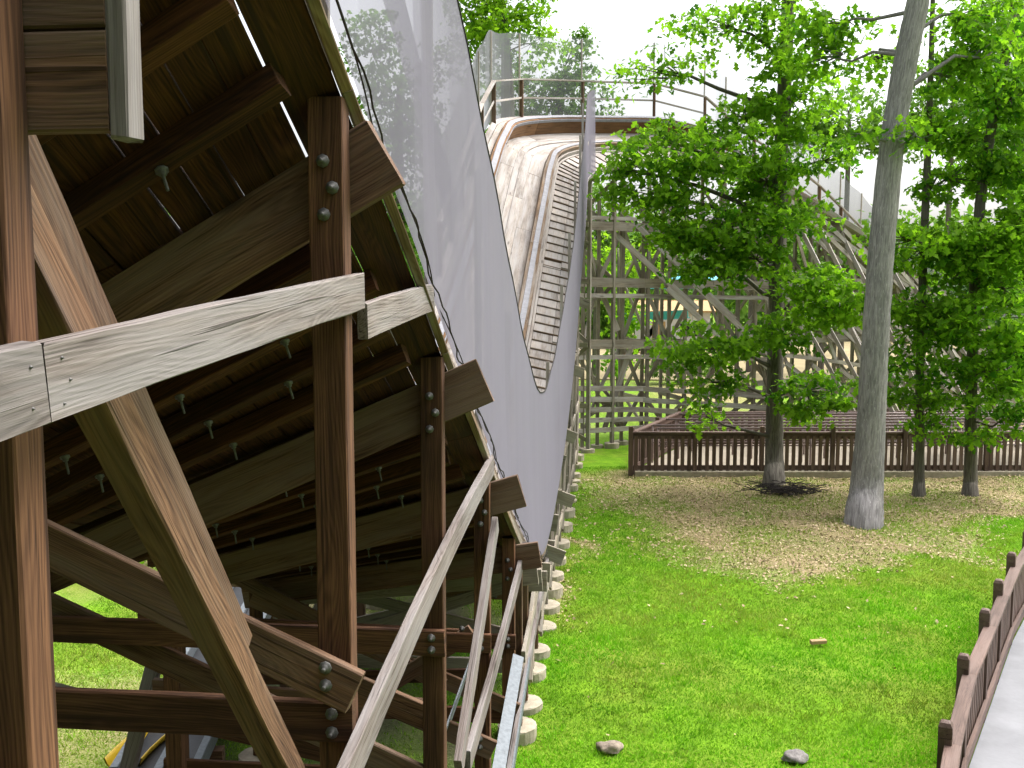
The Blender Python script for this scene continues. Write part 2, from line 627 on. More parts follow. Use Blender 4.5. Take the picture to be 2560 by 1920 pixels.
def fast_mesh(name, V, loops, sizes, mat, tint=None, mats=None):
    """big meshes from numpy arrays"""
    me = bpy.data.meshes.new(name)
    me.vertices.add(len(V))
    me.vertices.foreach_set("co", np.asarray(V, dtype=np.float32).ravel())
    me.loops.add(len(loops))
    me.loops.foreach_set("vertex_index", np.asarray(loops, dtype=np.int32))
    sizes = np.asarray(sizes, dtype=np.int32)
    me.polygons.add(len(sizes))
    st = np.concatenate(([0], np.cumsum(sizes)[:-1])).astype(np.int32)
    me.polygons.foreach_set("loop_start", st)
    me.update(calc_edges=True)
    me.materials.append(mat)
    if tint is not None:
        a = me.attributes.new("tint", 'FLOAT', 'POINT')
        a.data.foreach_set("value", np.asarray(tint, dtype=np.float32))
    return me


# ------------------------------------------------------------------ track path (right edge of the deck)
CTRL = [(-1.03, -2.0, 8.05, 32), (-0.92, 0.0, 7.0, 31), (-0.755, 1.6, 6.12, 30), (-0.63, 2.77, 5.45, 30), (-0.54, 3.5, 5.02, 29),
        (-0.465, 4.19, 4.66, 27), (-0.385, 5.03, 4.21, 24), (-0.24, 6.45, 3.5, 18), (0.0, 8.65, 2.34, 10), (0.155, 10.0, 1.72, 5),
        (0.28, 11.0, 1.40, 0), (0.50, 13.0, 1.42, -6), (0.76, 15.0, 2.1, -12), (1.06, 17.6, 3.15, -15), (1.37, 20.5, 4.65, -18),
        (1.65, 23.0, 6.1, -22), (1.80, 24.6, 6.9, -25)]
for a, z in ((15, 7.3), (35, 7.65), (60, 7.9), (88, 7.95)):
    CTRL.append((5.02 - 3.2 * math.cos(math.radians(a)), 24.9 + 3.2 * math.sin(math.radians(a)), z, -30))
CTRL += [(7.0, 28.6, 7.65, -24), (9, 29.7, 7.0, -18), (12, 31.2, 5.6, -12), (15, 33.2, 4.0, -8), (18, 35.6, 2.7, -4), (22, 39, 1.6, 0), (27, 43.5, 1.5, 0)]
CT = np.array(CTRL)


def catmull(pts, n=24):
    out = []
    for i in range(len(pts) - 1):
        p0, p1, p2, p3 = pts[max(i - 1, 0)], pts[i], pts[i + 1], pts[min(i + 2, len(pts) - 1)]
        # centripetal-ish: scale tangents by neighbouring chord lengths
        d0, d1, d2 = (np.linalg.norm((b - a)[:3]) + 1e-6 for a, b in ((p0, p1), (p1, p2), (p2, p3)))
        m1 = ((p1 - p0) / d0 * d1 / (d0 + d1) + (p2 - p1) / d1 * d0 / (d0 + d1)) * d1 if i else (p2 - p1)
        m2 = ((p2 - p1) / d1 * d2 / (d1 + d2) + (p3 - p2) / d2 * d1 / (d1 + d2)) * d1 if i + 2 < len(pts) else (p2 - p1)
        for k in range(n):
            t = k / n
            out.append((2 * t ** 3 - 3 * t ** 2 + 1) * p1 + (t ** 3 - 2 * t ** 2 + t) * m1 + (-2 * t ** 3 + 3 * t ** 2) * p2 + (t ** 3 - t ** 2) * m2)
    out.append(pts[-1])
    return np.array(out)


PATH = catmull(CT)
SEG = np.concatenate(([0], np.cumsum(np.linalg.norm(np.diff(PATH[:, :3], axis=0), axis=1))))
TMAX = SEG[-1]
WID = 2.6


def ev(t):
    return np.array([np.interp(t, SEG, PATH[:, k]) for k in range(4)])


def t_of_y(y):
    k = int(np.argmax(PATH[:, 1] >= y)) if (PATH[:, 1] >= y).any() else len(PATH) - 1
    return float(np.interp(y, PATH[:k + 1, 1], SEG[:k + 1]))


def t_of_x(x):
    return float(np.interp(x, PATH[:, 0], SEG))


def frame(t):
    a, b, c = ev(max(0, t - 0.15)), ev(t), ev(min(TMAX, t + 0.15))
    T = Vector((c - a)[:3]).normalized()
    h = Vector((T.x, T.y, 0)).normalized()
    nrm = Vector((h.y, -h.x, 0))          # to the right
    bk = math.radians(b[3])
    side = -(nrm * math.cos(bk) + Vector((0, 0, 1)) * math.sin(bk))   # from right edge to left edge
    side = (side - T * side.dot(T)).normalized()
    N = side.cross(T)
    if N.z < 0:
        N = -N
    return Vector(b[:3]), T, h, nrm, side, N


def FP(t, s, n):
    R, T, h, nrm, side, N = frame(t)
    return R + side * s + N * n


def sweep(name, t0, t1, sa, sb, na, nb, mat, parent, step=0.5, ch=0.004, jit=0.0):
    k = max(1, int(math.ceil((t1 - t0) / step)))
    sec = section(abs(sb - sa) / 2, abs(nb - na) / 2, ch)
    sm, nm = (sa + sb) / 2 + rng.uniform(-jit, jit), (na + nb) / 2 + rng.uniform(-jit, jit)
    rings, gl = [], []
    org = FP((t0 + t1) / 2, sm, nm)
    for i in range(k + 1):
        t = t0 + (t1 - t0) * i / k
        R, T, h, nrm, side, N = frame(t)
        c = R + side * sm + N * nm - org
        rings.append([c + side * a + N * b for a, b in sec])
        gl.append(t - (t0 + t1) / 2)
    V, Gc, Fc = extrude_rings(rings, gl, sec)
    Fc = [tuple(reversed(f)) for f in Fc]
    o = link(name, mesh_from(name, V, Fc, mat, Gc), parent)
    o.location = org
    return o


# ------------------------------------------------------------------ ground
LB = np.array([(1.2, 23.5), (1.5, 20.5), (1.75, 18.6), (2.2, 16.3), (2.9, 15.2), (3.8, 14.7), (5.4, 15.2), (7.4, 16.3), (9.4, 18.1), (14, 20), (22, 21)])


def vnoise(x, y, sc, seed=0):
    x, y = np.asarray(x, float) * sc, np.asarray(y, float) * sc
    xi, yi = np.floor(x), np.floor(y)
    fx, fy = x - xi, y - yi
    fx, fy = fx * fx * (3 - 2 * fx), fy * fy * (3 - 2 * fy)

    def hsh(a, b):
        v = np.sin(a * 127.1 + b * 311.7 + seed * 17.3) * 43758.5453
        return v - np.floor(v)
    return (hsh(xi, yi) * (1 - fx) + hsh(xi + 1, yi) * fx) * (1 - fy) + (hsh(xi, yi + 1) * (1 - fx) + hsh(xi + 1, yi + 1) * fx) * fy


def litter_shade_mask(x, y):
    y0_, x0_ = y, x
    y = y + 2.2 * (vnoise(x0_, y0_, 0.7, 1) - 0.5) + 1.0 * (vnoise(x0_, y0_, 2.3, 2) - 0.5)
    x = x + 1.2 * (vnoise(x0_, y0_, 0.9, 3) - 0.5)
    yb = np.interp(x, LB[3:, 0], LB[3:, 1])
    a = np.clip((y - yb) / 1.6 + 0.5, 0, 1)
    xb = np.interp(y, LB[:4, 1][::-1], LB[:4, 0][::-1])
    b = np.clip((x - xb) / 1.6 + 0.35, 0, 1)
    c = np.clip((24.5 - y) / 0.8, 0, 1)
    core = 0.62 + 0.14 * np.sin(x * 2.1 + y) * np.sin(y * 1.7)
    # small bare patches by the footings
    e = np.exp(-((x - 1.15) ** 2 / 0.12 + (y - 16.8) ** 2 / 2.5)) * 0.7 + np.exp(-((x - 0.95) ** 2 / 0.1 + (y - 13.6) ** 2 / 1.0)) * 0.55
    under_shade = np.clip((-0.6 - x) / 0.8, 0, 1) * np.clip((22 - y) / 4, 0, 1) * (0.34 + 0.3 * np.sin(x * 1.3 + 0.4 * y) * np.sin(y * 0.9 - 0.5 * x))  # shade under the track, painted in as a dull litter tone
    x, y = x0_, y0_
    c = np.clip((24.5 - y) / 0.8, 0, 1)
    far = np.clip((y - 27) / 4, 0, 1) * np.clip(vnoise(x, y, 0.25, 5) * 0.9 - 0.1, 0, 0.7)
    return np.clip(a * b * c * core + e + under_shade + far, 0, 1)


def gravel_and_bounce_mask(x, y):
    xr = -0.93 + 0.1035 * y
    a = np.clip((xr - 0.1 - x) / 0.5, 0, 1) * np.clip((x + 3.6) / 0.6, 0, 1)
    return a * np.clip((y - 4) / 1.0, 0, 1) * np.clip((16.0 - y) / 2, 0, 1) * (0.55 + 0.45 * np.sin(x * 3.1 + 1.3 * y) * np.sin(1.9 * y - x)) + np.clip((1.6 - x) / 1.0, 0, 1) * np.clip((8.8 - y) / 0.8, 0, 1) * np.clip((x + 7) / 2, 0, 1)  # last term: unseen dark ground added to cut green bounce onto the timbers


def grid_ground():
    xs = np.concatenate([np.linspace(-600, -40, 10), np.linspace(-36, -9, 10), np.arange(-8, 16, 0.14), np.linspace(16.5, 45, 12), np.linspace(60, 600, 10)])
    ys = np.concatenate([np.linspace(-60, -4, 8), np.arange(-3, 27, 0.14), np.linspace(27.5, 60, 20), np.linspace(75, 900, 12)])
    X, Y = np.meshgrid(xs, ys)
    Z = 0.03 * np.sin(X * 0.9 + 0.3) * np.sin(Y * 0.7) + 0.02 * np.sin(X * 2.3 + Y * 1.1) + 0.012 * np.sin(X * 5.1 - Y * 3.7)
    Z = Z * np.exp(-(np.maximum(0, np.hypot(X - 4, Y - 14) - 18) / 10) ** 2)
    nx, ny = len(xs), len(ys)
    V = np.stack([X, Y, Z], -1).reshape(-1, 3)
    i = np.arange(nx * ny).reshape(ny, nx)
    q = np.stack([i[:-1, :-1], i[:-1, 1:], i[1:, 1:], i[1:, :-1]], -1).reshape(-1, 4)
    me = fast_mesh("lawn", V, q.ravel(), np.full(len(q), 4), M['ground'])
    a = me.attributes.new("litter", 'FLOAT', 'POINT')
    a.data.foreach_set("value", litter_shade_mask(V[:, 0], V[:, 1]).astype(np.float32))
    a = me.attributes.new("gravel_and_bounce_cut", 'FLOAT', 'POINT')
    a.data.foreach_set("value", np.clip(gravel_and_bounce_mask(V[:, 0], V[:, 1]), 0, 1).astype(np.float32))
    me.polygons.foreach_set("use_smooth", [True] * len(me.polygons))
    o = link("lawn", me)
    o['kind'] = 'structure'
    return o


grid_ground()


def gz(x, y):
    return 0.03 * np.sin(x * 0.9 + 0.3) * np.sin(y * 0.7) + 0.02 * np.sin(x * 2.3 + y * 1.1) + 0.012 * np.sin(x * 5.1 - y * 3.7)


def flat_slab(name, poly, z0, z1, mat, kind='structure'):
    n = len(poly)
    V = [(x, y, z1) for x, y in poly] + [(x, y, z0) for x, y in poly]
    Fc = [tuple(range(n)), tuple(reversed(range(n, 2 * n)))] + [(i, i + n, (i + 1) % n + n, (i + 1) % n) for i in range(n)]
    o = link(name, mesh_from(name, V, Fc, mat))
    if kind:
        o['kind'] = kind
    return o


# right walkway along the ramp fence and queue yard floor
RF = [(2.38, 5.4), (3.33, 7.23), (4.10, 8.61), (4.90, 9.87), (5.55, 10.9), (6.28, 12.05), (7.08, 13.2), (7.98, 14.3)]
off = [(x + 0.06, y - 0.03) for x, y in RF]
flat_slab("path", off + [(12.5, 14.0), (9.0, 9.0), (6.0, 4.0)], -0.2, 0.07, M['path'])
flat_slab("queue_floor", [(2.95, 23.35), (16, 23.35), (16, 28.0), (4.9, 27.5)], -0.2, 0.10, M['queuefloor'])
flat_slab("sand_yard", [(3, 48), (40, 44), (60, 95), (-5, 100)], -0.2, 0.06, plain("tan_sand", (0.40, 0.33, 0.19), 0.95, 0, 0.2, 0.3, 0.2, 0.1))

# ------------------------------------------------------------------ the wooden coaster
coaster = thing("wooden_coaster", "large weathered wooden roller coaster dipping and climbing past the lawn, with grey netting", "roller coaster")

# bolts
bm_prof = [(0.026, 0.0), (0.026, 0.006), (0.017, 0.0062), (0.017, 0.018), (0.009, 0.0182), (0.009, 0.034), (0.005, 0.036)]
bm_prof = [(r * 0.85, z * 0.85) for r, z in bm_prof]
BOLT = lathe_mesh("bolt", bm_prof, 8, M['bolt'])
HANG = lathe_mesh("hanging_bolt", [(0.022, 0.0), (0.022, 0.006), (0.013, 0.0062), (0.013, 0.02), (0.0055, 0.0202), (0.0055, 0.085), (0.003, 0.087)], 8, M['bolt'])


def put_bolt(parent, pos, axis, me=BOLT, name="bolt", sc=1.0):
    """a bolt as a sub-part of the timber that carries it"""
    o = link(name, me, parent)
    q = Vector(axis).to_track_quat('Z', 'Y').to_matrix().to_4x4()
    mw = Matrix.Translation(Vector(pos)) @ q @ Matrix.Scale(sc, 4)
    o.matrix_local = MW[parent.name].inverted() @ mw
    return o


PW, PD = 0.115, 0.085     # post sizes


def postx(y):
    return -0.93 + 0.1035 * y


LAT = Vector((1, -0.1, 0)).normalized()      # across the straight track
LON = Vector((0.1, 1, 0)).normalized()


def rot_post(name, x, y, z0, z1, wdt, dep, mat, lat, **k):
    """upright post, wdt along lat"""
    return beam(name, (x, y, z0), (x, y, z1), dep, wdt, mat, coaster, up=lat, **k)


NEAR_Y = [-0.4, 1.60, 3.24, 5.02, 6.92, 8.7]
ROW_Y = [9.51, 10.16, 10.98, 11.6, 12.56, 13.4, 14.1, 15.0, 15.8, 16.75, 17.9, 19.1, 20.25, 21.4, 22.4, 23.3, 24.5]
foot_me = lathe_mesh("concrete_footing", [(0.20, -0.25), (0.20, 0.095), (0.195, 0.108), (0.186, 0.112)], 20, M['concrete'], False, 0.035)
ORD = "nearest second third fourth fifth sixth seventh eighth ninth tenth eleventh twelfth thirteenth fourteenth fifteenth sixteenth seventeenth eighteenth nineteenth twentieth".split()


def footing(x, y, label, group, hgt=0.0):
    o = link("concrete_footing", foot_me)
    o.location = (x, y, float(gz(x, y)) * 0.5 + hgt - 0.0)
    o.rotation_euler = (0, 0, rng.uniform(0, 6))
    k = rng.uniform(0.9, 1.1)
    o.scale = (k, k * rng.uniform(0.93, 1.07), rng.uniform(0.6, 1.35))
    tag(o, label, "footing", group)


bent_posts = {}
for i, y in enumerate(NEAR_Y + ROW_Y):
    near = i < 6
    t = t_of_y(y)
    R, T, h, nrm, side, N = frame(t)
    x = postx(y) - (0.085 if i == 1 else 0)
    ztop = FP(t, (R.x - x) / math.cos(math.radians(ev(t)[3])), -0.05).z - 0.015
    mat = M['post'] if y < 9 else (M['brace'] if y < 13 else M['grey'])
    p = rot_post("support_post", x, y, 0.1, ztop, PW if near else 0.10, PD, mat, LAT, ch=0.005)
    bent_posts[i] = p
    # left post
    xl = x - (2.4 * math.cos(math.radians(ev(t)[3])))
    yl = y + 0.22
    zl = (FP(t, 2.25, -0.2)).z
    pl = rot_post("support_post", xl, yl, 0.1, zl, 0.105, PD, mat, LAT, ch=0.005)
    if y > 9:
        footing(x, y, "%s round concrete footing in the row along the lawn edge" % ORD[i - 6] if i > 6 else "nearest round concrete footing in the row along the lawn edge", "concrete footings along the lawn edge")
    footing(xl, yl, "round concrete footing under the far left posts of the coaster", "concrete footings under the coaster's left posts")
    # cross ledger carrying the deck, on the far side of the posts
    dy = LON * (PD / 2 + 0.022)
    s0, s1 = ({2: -0.02, 3: -0.14, 4: -0.19, 5: -0.2}.get(i, -0.12), 2.66)
    if i != 1:
        bk_ = math.radians(ev(t)[3])
        side = -(nrm * math.cos(bk_) + Vector((0, 0, 1)) * math.sin(bk_))
        NB = side.cross(LON).normalized()
        NB = NB if NB.z > 0 else -NB
        c0, c1 = R + side * s0 - NB * 0.27, R + side * s1 - NB * 0.27
        led = beam("cross_ledger", c0 + dy, c1 + dy, 0.04, 0.24 if y < 14 else 0.2, M['ledger'] if near else M['grey'], coaster, up=NB, ch=0.005)
    if 0 < y < 9:
        for k in range(3):
            put_bolt(p, Vector((x, y, ztop - 0.2 - 0.085 * k)) - LON * (PD / 2) + LAT * (0.022 if k == 1 else -0.008), -LON)
    # transverse horizontals and diagonals
    if near:
        hz = {0: [(4.1)], 1: [3.45], 2: [3.05, 1.0], 3: [2.66, 1.0], 4: [1.95, 0.9], 5: [1.3, 0.6]}[i]
        for z in hz:
            A = Vector((x, y, z)) + LAT * 0.07 - LON * (PD / 2 + 0.022)
            B = Vector((xl, yl, z)) - LAT * 0.1 - LON * (PD / 2 + 0.022)
            o = beam("cross_rail", A, B, 0.04, 0.14, M['post'], coaster, segs=1)
            for d in (-0.032, 0.032):
                put_bolt(o, Vector((x, y, z + d)) - LON * (PD / 2 + 0.043), -LON)
        # diagonal from left post top down to the right post
        zA = {0: 4.2, 1: 3.6, 2: 3.2, 3: 1.85, 4: 1.2, 5: 0.7}[i]
        zB = zA + 0.95
        o = beam("cross_brace", Vector((x, y, zA)) + LAT * 0.09 - LON * (PD / 2 + 0.066 if i != 3 else 0.02) - Vector((0, 0, 0.03)),
                 Vector((xl, yl, zB)) - LON * (PD / 2 + 0.066 if i != 3 else 0.02), 0.04, 0.15, M['brace'], coaster)
        for d in (0.0, 0.06):
            put_bolt(o, Vector((x - 0.005, y, zA + 0.06 - d)) - LON * (PD / 2 + 0.087 if i != 3 else 0.041), -LON)
    else:
        lv = [z for z in (0.75, 1.6, 2.96, 4.67, 6.2) if z < ztop - 0.6]
        for z in lv:
            A = Vector((x, y, z)) + LAT * 0.06 - LON * (PD / 2 + 0.022)
            B = Vector((xl, yl, z)) - LAT * 0.06 - LON * (PD / 2 + 0.022)
            beam("cross_rail", A, B, 0.04, 0.14, M['grey'], coaster, ch=0)
        zs = [0.3] + lv + [ztop - 0.3]
        for k in range(len(zs) - 1):
            za, zb = zs[k], zs[k + 1]
            if zb - za < 0.5:
                continue
            if (k + i) % 2:
                za, zb = zb, za
            beam("cross_brace", Vector((x, y, za)) + LON * 0.07, Vector((xl, yl, zb)) + LON * 0.07, 0.04, 0.12, M['grey'], coaster, ch=0)
    # left raker standing outside the left posts
    if i % 2 == 0 and y > 2:
        beam("raking_post", (xl, yl + 0.09, zl - 0.2), (xl - 0.22 * zl - 0.1, yl + 0.09, 0.0), 0.085, 0.11, M['pale'], coaster, up=LAT, ch=0.005)
    # protruding short ledger blocks past the right edge on the climb
    if y > 12.2 and i % 2 == 0:
        q = FP(t, 0, -0.28)
        d = Vector((0.93, 0, -0.36 if y < 24 else -0.1)).normalized()
        beam("ledger_end", q - LON * 0.06 - d * 0.2, q - LON * 0.06 + d * rng.uniform(0.22, 0.36), 0.04, 0.19, M['grey'], coaster, up=(0, 0, 1), ch=0.004)

# block beside the left edge of the frame: two stacked planks closed by an upright end board
for k, zc in enumerate((5.02, 4.855)):
    beam("outrigger_plank", (-1.0, 1.68, zc - 0.02), (-0.655, 1.645, zc - 0.02), 0.035, 0.16, M['brace'], coaster, ch=0.004)
beam("end_board", (-0.637, 1.655, 4.745), (-0.637, 1.655, 5.4), 0.055, 0.034, M['pale'], coaster, up=(1, -0.1, 0), ch=0.004)
for k in range(2):
    beam("outrigger_plank", (-1.0, 1.68, 5.165 + 0.165 * k), (-0.655, 1.645, 5.165 + 0.165 * k), 0.035, 0.16, M['brace'], coaster, ch=0.004)

# ---- ribbons and braces in the plane of the right-hand posts
RX = PW / 2 + 0.02


def rl(y, z, offx=RX):
    return Vector((postx(y) + offx, y, z))


o = beam("ribbon_board", rl(0.3, 4.27), rl(1.44, 4.36), 0.035, 0.125, M['pale'], coaster, ch=0.003)
for d in (-0.03, 0.03):
    put_bolt(o, rl(1.40, 4.357 + d, RX + 0.018), LAT, sc=0.13)
o = beam("ribbon_board", rl(1.445, 4.36), rl(3.30, 4.49), 0.035, 0.12, M['pale'], coaster, ch=0.003, segs=6, bow=0.002)
for yy, d in ((1.48, 4.395), (1.48, 4.325), (1.50, 4.36)):
    put_bolt(o, rl(yy, d, RX + 0.018), LAT, sc=0.13)
beam("ribbon_board", rl(3.37, 4.385, RX - 0.01), rl(4.62, 4.455, RX - 0.01), 0.035, 0.125, M['pale'], coaster, ch=0.003, segs=4, bow=0.004)
# long square diagonal brace from the first post down to the right
beam("diagonal_brace", rl(1.62, 4.69, -0.095), rl(3.05, 2.86, -0.085), 0.08, 0.085, M['brace'], coaster, ch=0.004)
beam("diagonal_brace", rl(1.60, 3.6, -0.1), rl(3.2, 2.2, -0.1), 0.04, 0.12, M['brace'], coaster, ch=0.004)
beam("diagonal_brace", rl(1.65, 4.75, -0.085), rl(2.6, 3.5, -0.085), 0.04, 0.13, M['brace'], coaster, ch=0.004)
# bowed ribbon rising along the posts
beam("ribbon_board", rl(2.95, 2.93, RX + 0.01), rl(6.75, 3.27, RX + 0.01), 0.04, 0.13, M['pale'], coaster, ch=0.004, segs=12, bow=0.05)
beam("ribbon_board", rl(5.3, 1.80, RX), rl(7.05, 2.78, RX), 0.045, 0.14, M['pale'], coaster, ch=0.004, segs=3, bow=0.01)
beam("ribbon_board", rl(5.5, 1.74, RX + 0.02), rl(9.2, 2.02, RX + 0.02), 0.04, 0.13, M['pale'], coaster, ch=0.004, segs=8, bow=-0.05)
beam("ribbon_board", rl(7.5, 0.45, RX + 0.02), rl(12.9, 0.95, RX + 0.02), 0.04, 0.13, M['pale'], coaster, ch=0.004, segs=8, bow=0.06)
beam("ribbon_board", rl(9.3, 0.9, RX), rl(11.6, 1.1, RX), 0.04, 0.12, M['grey'], coaster, ch=0.004)
beam("diagonal_brace", rl(8.7, 0.4, 0.07), rl(10.98, 1.25, 0.07), 0.04, 0.12, M['grey'], coaster, ch=0.004)
# ribbons and zigzag braces up the climb
for za in (0.55, 1.6, 2.96, 4.67, 6.2):
    ya = [y for y in ROW_Y if frame(t_of_y(y))[0].z - 0.5 > za and y > 11]
    if len(ya) < 2:
        continue
    for k in range(0, len(ya) - 1, 3):
        b = ya[min(k + 3, len(ya) - 1)]
        beam("ribbon_board", rl(ya[k], za + rng.uniform(-.03, .03), 0.07), rl(b, za + rng.uniform(-.03, .03), 0.07), 0.035, 0.12, M['grey'], coaster, ch=0)
for k in range(7, len(NEAR_Y + ROW_Y) - 1):
    ya, yb = (NEAR_Y + ROW_Y)[k], (NEAR_Y + ROW_Y)[k + 1]
    zt = frame(t_of_y(ya))[0].z - 0.35
    z = 0.3
    while z < zt - 0.5:
        zz = min(z + 1.5, zt)
        if (k + int(z)) % 2:
            beam("diagonal_brace", rl(ya, z, 0.08), rl(yb, zz, 0.08), 0.035, 0.10, M['grey'], coaster, ch=0)
        z += 1.5
for (xa, za, xb, zb, yy, hh, mm) in ((-2.6, 1.62, -0.55, 1.55, 6.6, 0.13, 'brace'), (-2.6, 1.45, -0.5, 1.05, 6.55, 0.13, 'post'), (-3.0, 2.2, -0.6, 1.0, 8.3, 0.13, 'brace'), (-3.1, 1.75, -0.3, 1.7, 7.6, 0.14, 'post'),
                                     (-2.2, 2.75, -0.4, 2.05, 5.3, 0.14, 'brace'), (-1.6, 1.0, -0.3, 1.9, 7.2, 0.12, 'brace'), (-3.0, 0.6, -0.2, 0.75, 9.2, 0.13, 'post'), (-3.1, 1.3, -0.1, 1.25, 10.2, 0.13, 'brace')):
    o = beam("cross_rail", (xa, yy + 0.1 * (-xa), za), (xb, yy + 0.1 * (-xb), zb), 0.04, hh, M[mm], coaster, ch=0.004)
    for d in (-0.03, 0.03):
        put_bolt(o, (xb - 0.08, yy - 0.1 * (xb - 0.08) - 0.022, zb + d), -LON)
beam("support_post", (-2.45, 6.85, 0.1), (-2.45, 6.85, 1.95), 0.085, 0.12, M['post'], coaster, up=LAT, ch=0.005)
beam("diagonal_brace", (-2.5, 6.9, 1.6), (-3.1, 9.6, 0.4), 0.05, 0.12, M['brace'], coaster, ch=0.004)
beam("diagonal_brace", (-2.75, 3.6, 3.2), (-3.0, 7.4, 1.2), 0.05, 0.13, M['pale'], coaster, ch=0.004)
# steel ramp plate low between the posts
beam("steel_plate", rl(6.9, 0.92, RX + 0.03), rl(8.5, 1.22, RX + 0.03), 0.10, 0.012, M['steel'], coaster, up=(0.35, 0, 1), ch=0)
beam("steel_plate", rl(6.9, 0.87, RX + 0.13), rl(8.5, 1.17, RX + 0.13), 0.012, 0.09, M['steel'], coaster, up=(0, 0, 1), ch=0)
beam("steel_plate", rl(6.2, 1.3, -0.25), rl(7.9, 1.35, -0.25), 0.012, 0.4, M['steel'], coaster, up=(0.3, 0, 1), ch=0)

# ---- deck planks underfoot of the trains (their undersides show near the camera)
bays = [0.0]
tt = [t_of_y(y) for y in NEAR_Y] + [t_of_y(y) for y in (10.6, 12.56, 14.6, 16.75, 19.1, 21.4, 23.9, 26.2)]
t = tt[-1]
while t < TMAX - 2.2:
    t += 2.1
    tt.append(t)
bays += tt
bays.append(TMAX)
for b in range(len(bays) - 1):
    t0, t1 = bays[b], bays[b + 1]
    nearb = ev(t0)[1] < 11 and t0 < 15
    cuts = [0, 0.19] + list(np.linspace(0.19, WID, 20)[1:]) if nearb else list(np.linspace(0, WID, 8))
    for k in range(len(cuts) - 1):
        s0, s1 = cuts[k] + 0.001, cuts[k + 1] - 0.001 - (0.0045 * rng.random() if rng.random() < 0.35 else 0)
        if k == 0:
            s1 -= 0.005
        fr = 0.19 if k % 2 else 0.65
        tn = bays[b + 2] if b + 2 < len(bays) else t1
        t0_ = t0 + (t1 - t0) * fr if b else 0.0
        t1_ = t1 + (tn - t1) * fr
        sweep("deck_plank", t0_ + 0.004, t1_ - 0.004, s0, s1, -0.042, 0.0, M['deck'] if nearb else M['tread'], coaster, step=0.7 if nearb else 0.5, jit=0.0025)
# joists under the deck
for b in range(len(bays) - 1):
    t0, t1 = bays[b], bays[b + 1]
    if ev(t0)[1] > 27 or t0 > 34:
        break
    nj = 5 if t0 < 14 else 4
    for k in range(nj):
        t = t0 + (t1 - t0) * (k + 0.8) / (nj + 0.4)
        R, T, h, nrm, side, N = frame(t)
        a = 0.20 if k % 2 else 0.16
        b_ = math.radians(ev(t)[3])
        s0_ = -(nrm * math.cos(b_) + Vector((0, 0, 1)) * math.sin(b_))
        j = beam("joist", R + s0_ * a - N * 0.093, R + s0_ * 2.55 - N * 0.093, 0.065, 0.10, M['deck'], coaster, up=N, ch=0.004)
        if t < 13:
            for s in (0.62 + 0.1 * (k % 2), 1.15, 1.75):
                put_bolt(j, R + s0_ * s - N * 0.143, -N, HANG, "hanging_bolt", 1.0)
# edge board of the deck
for b in range(len(bays) - 1):
    sweep("edge_board", bays[b] + 0.003, bays[b + 1] - 0.003, -0.042, -0.003, -0.07, 0.09, M['rail'] if bays[b] < 15 else M['tread'], coaster, step=0.5, jit=0.003)

# ---- rails, kerbs and walkway on top
spans = list(np.arange(0, TMAX - 1.0, 3.2)) + [TMAX]
for a, b in zip(spans[:-1], spans[1:]):
    a, b = a + 0.002, b - 0.002
    sweep("rail_beam", a, b, 0.90, 1.14, 0.004, 0.27, M['rail'], coaster, 0.4)
    sweep("rail_kerb", a, b, 0.84, 0.892, 0.004, 0.18, M['tread'], coaster, 0.4)
    sweep("running_strap", a, b, 0.965, 1.075, 0.272, 0.292, M['strap'], coaster, 0.4, ch=0.003)
    sweep("rail_beam", a, b, 2.24, 2.46, 0.004, 0.46, M['railwall'], coaster, 0.4)
    sweep("running_strap", a, b, 2.28, 2.41, 0.462, 0.484, M['strap'], coaster, 0.4, ch=0.003)
    sweep("side_strap", a, b, 2.219, 2.237, 0.36, 0.44, M['strap'], coaster, 0.4, ch=0.003)
    sweep("floor_batten", a, b, 1.66, 1.70, 0.004, 0.03, M['tread'], coaster, 0.4)
    sweep("outer_walk_plank", a, b, 2.48, 2.62, 0.28, 0.32, M['tread'], coaster, 0.4)
    sweep("outer_walk_plank", a, b, 2.63, 2.78, 0.28, 0.32, M['tread'], coaster, 0.4)
# stepped treads of the walkway, two boards to each step
t = t_of_y(9.5)
tend = t_of_x(4.6)
i = 0
while t < tend:
    R, T, h, nrm, side, N = frame(t)
    for (sa, sb) in ((0.015, 0.39), (0.396, 0.77)):
        dj = rng.uniform(-0.006, 0.006) if i % 9 else rng.uniform(-0.08, 0.08)
        ta, tb = t + dj, t + 0.312 + dj
        A, B = FP(ta, (sa + sb) / 2, 0.055), FP(tb, (sa + sb) / 2, 0.035)
        beam("tread", A, B, sb - sa, 0.035, M['tread'], coaster, up=N, ch=0.003)
    beam("cleat", FP(t + 0.322, 0.015, 0.05), FP(t + 0.322, 0.77, 0.05), 0.018, 0.062, M['rail'], coaster, up=N, ch=0.002)
    t += 0.335
    i += 1
sweep("tread_kerb", t_of_y(9.5), t_of_y(17.6), 0.778, 0.83, 0.0, 0.09, M['tread'], coaster, 0.4)
sweep("tread_kerb", t_of_y(17.6), tend, 0.778, 0.83, 0.0, 0.09, M['tread'], coaster, 0.4)

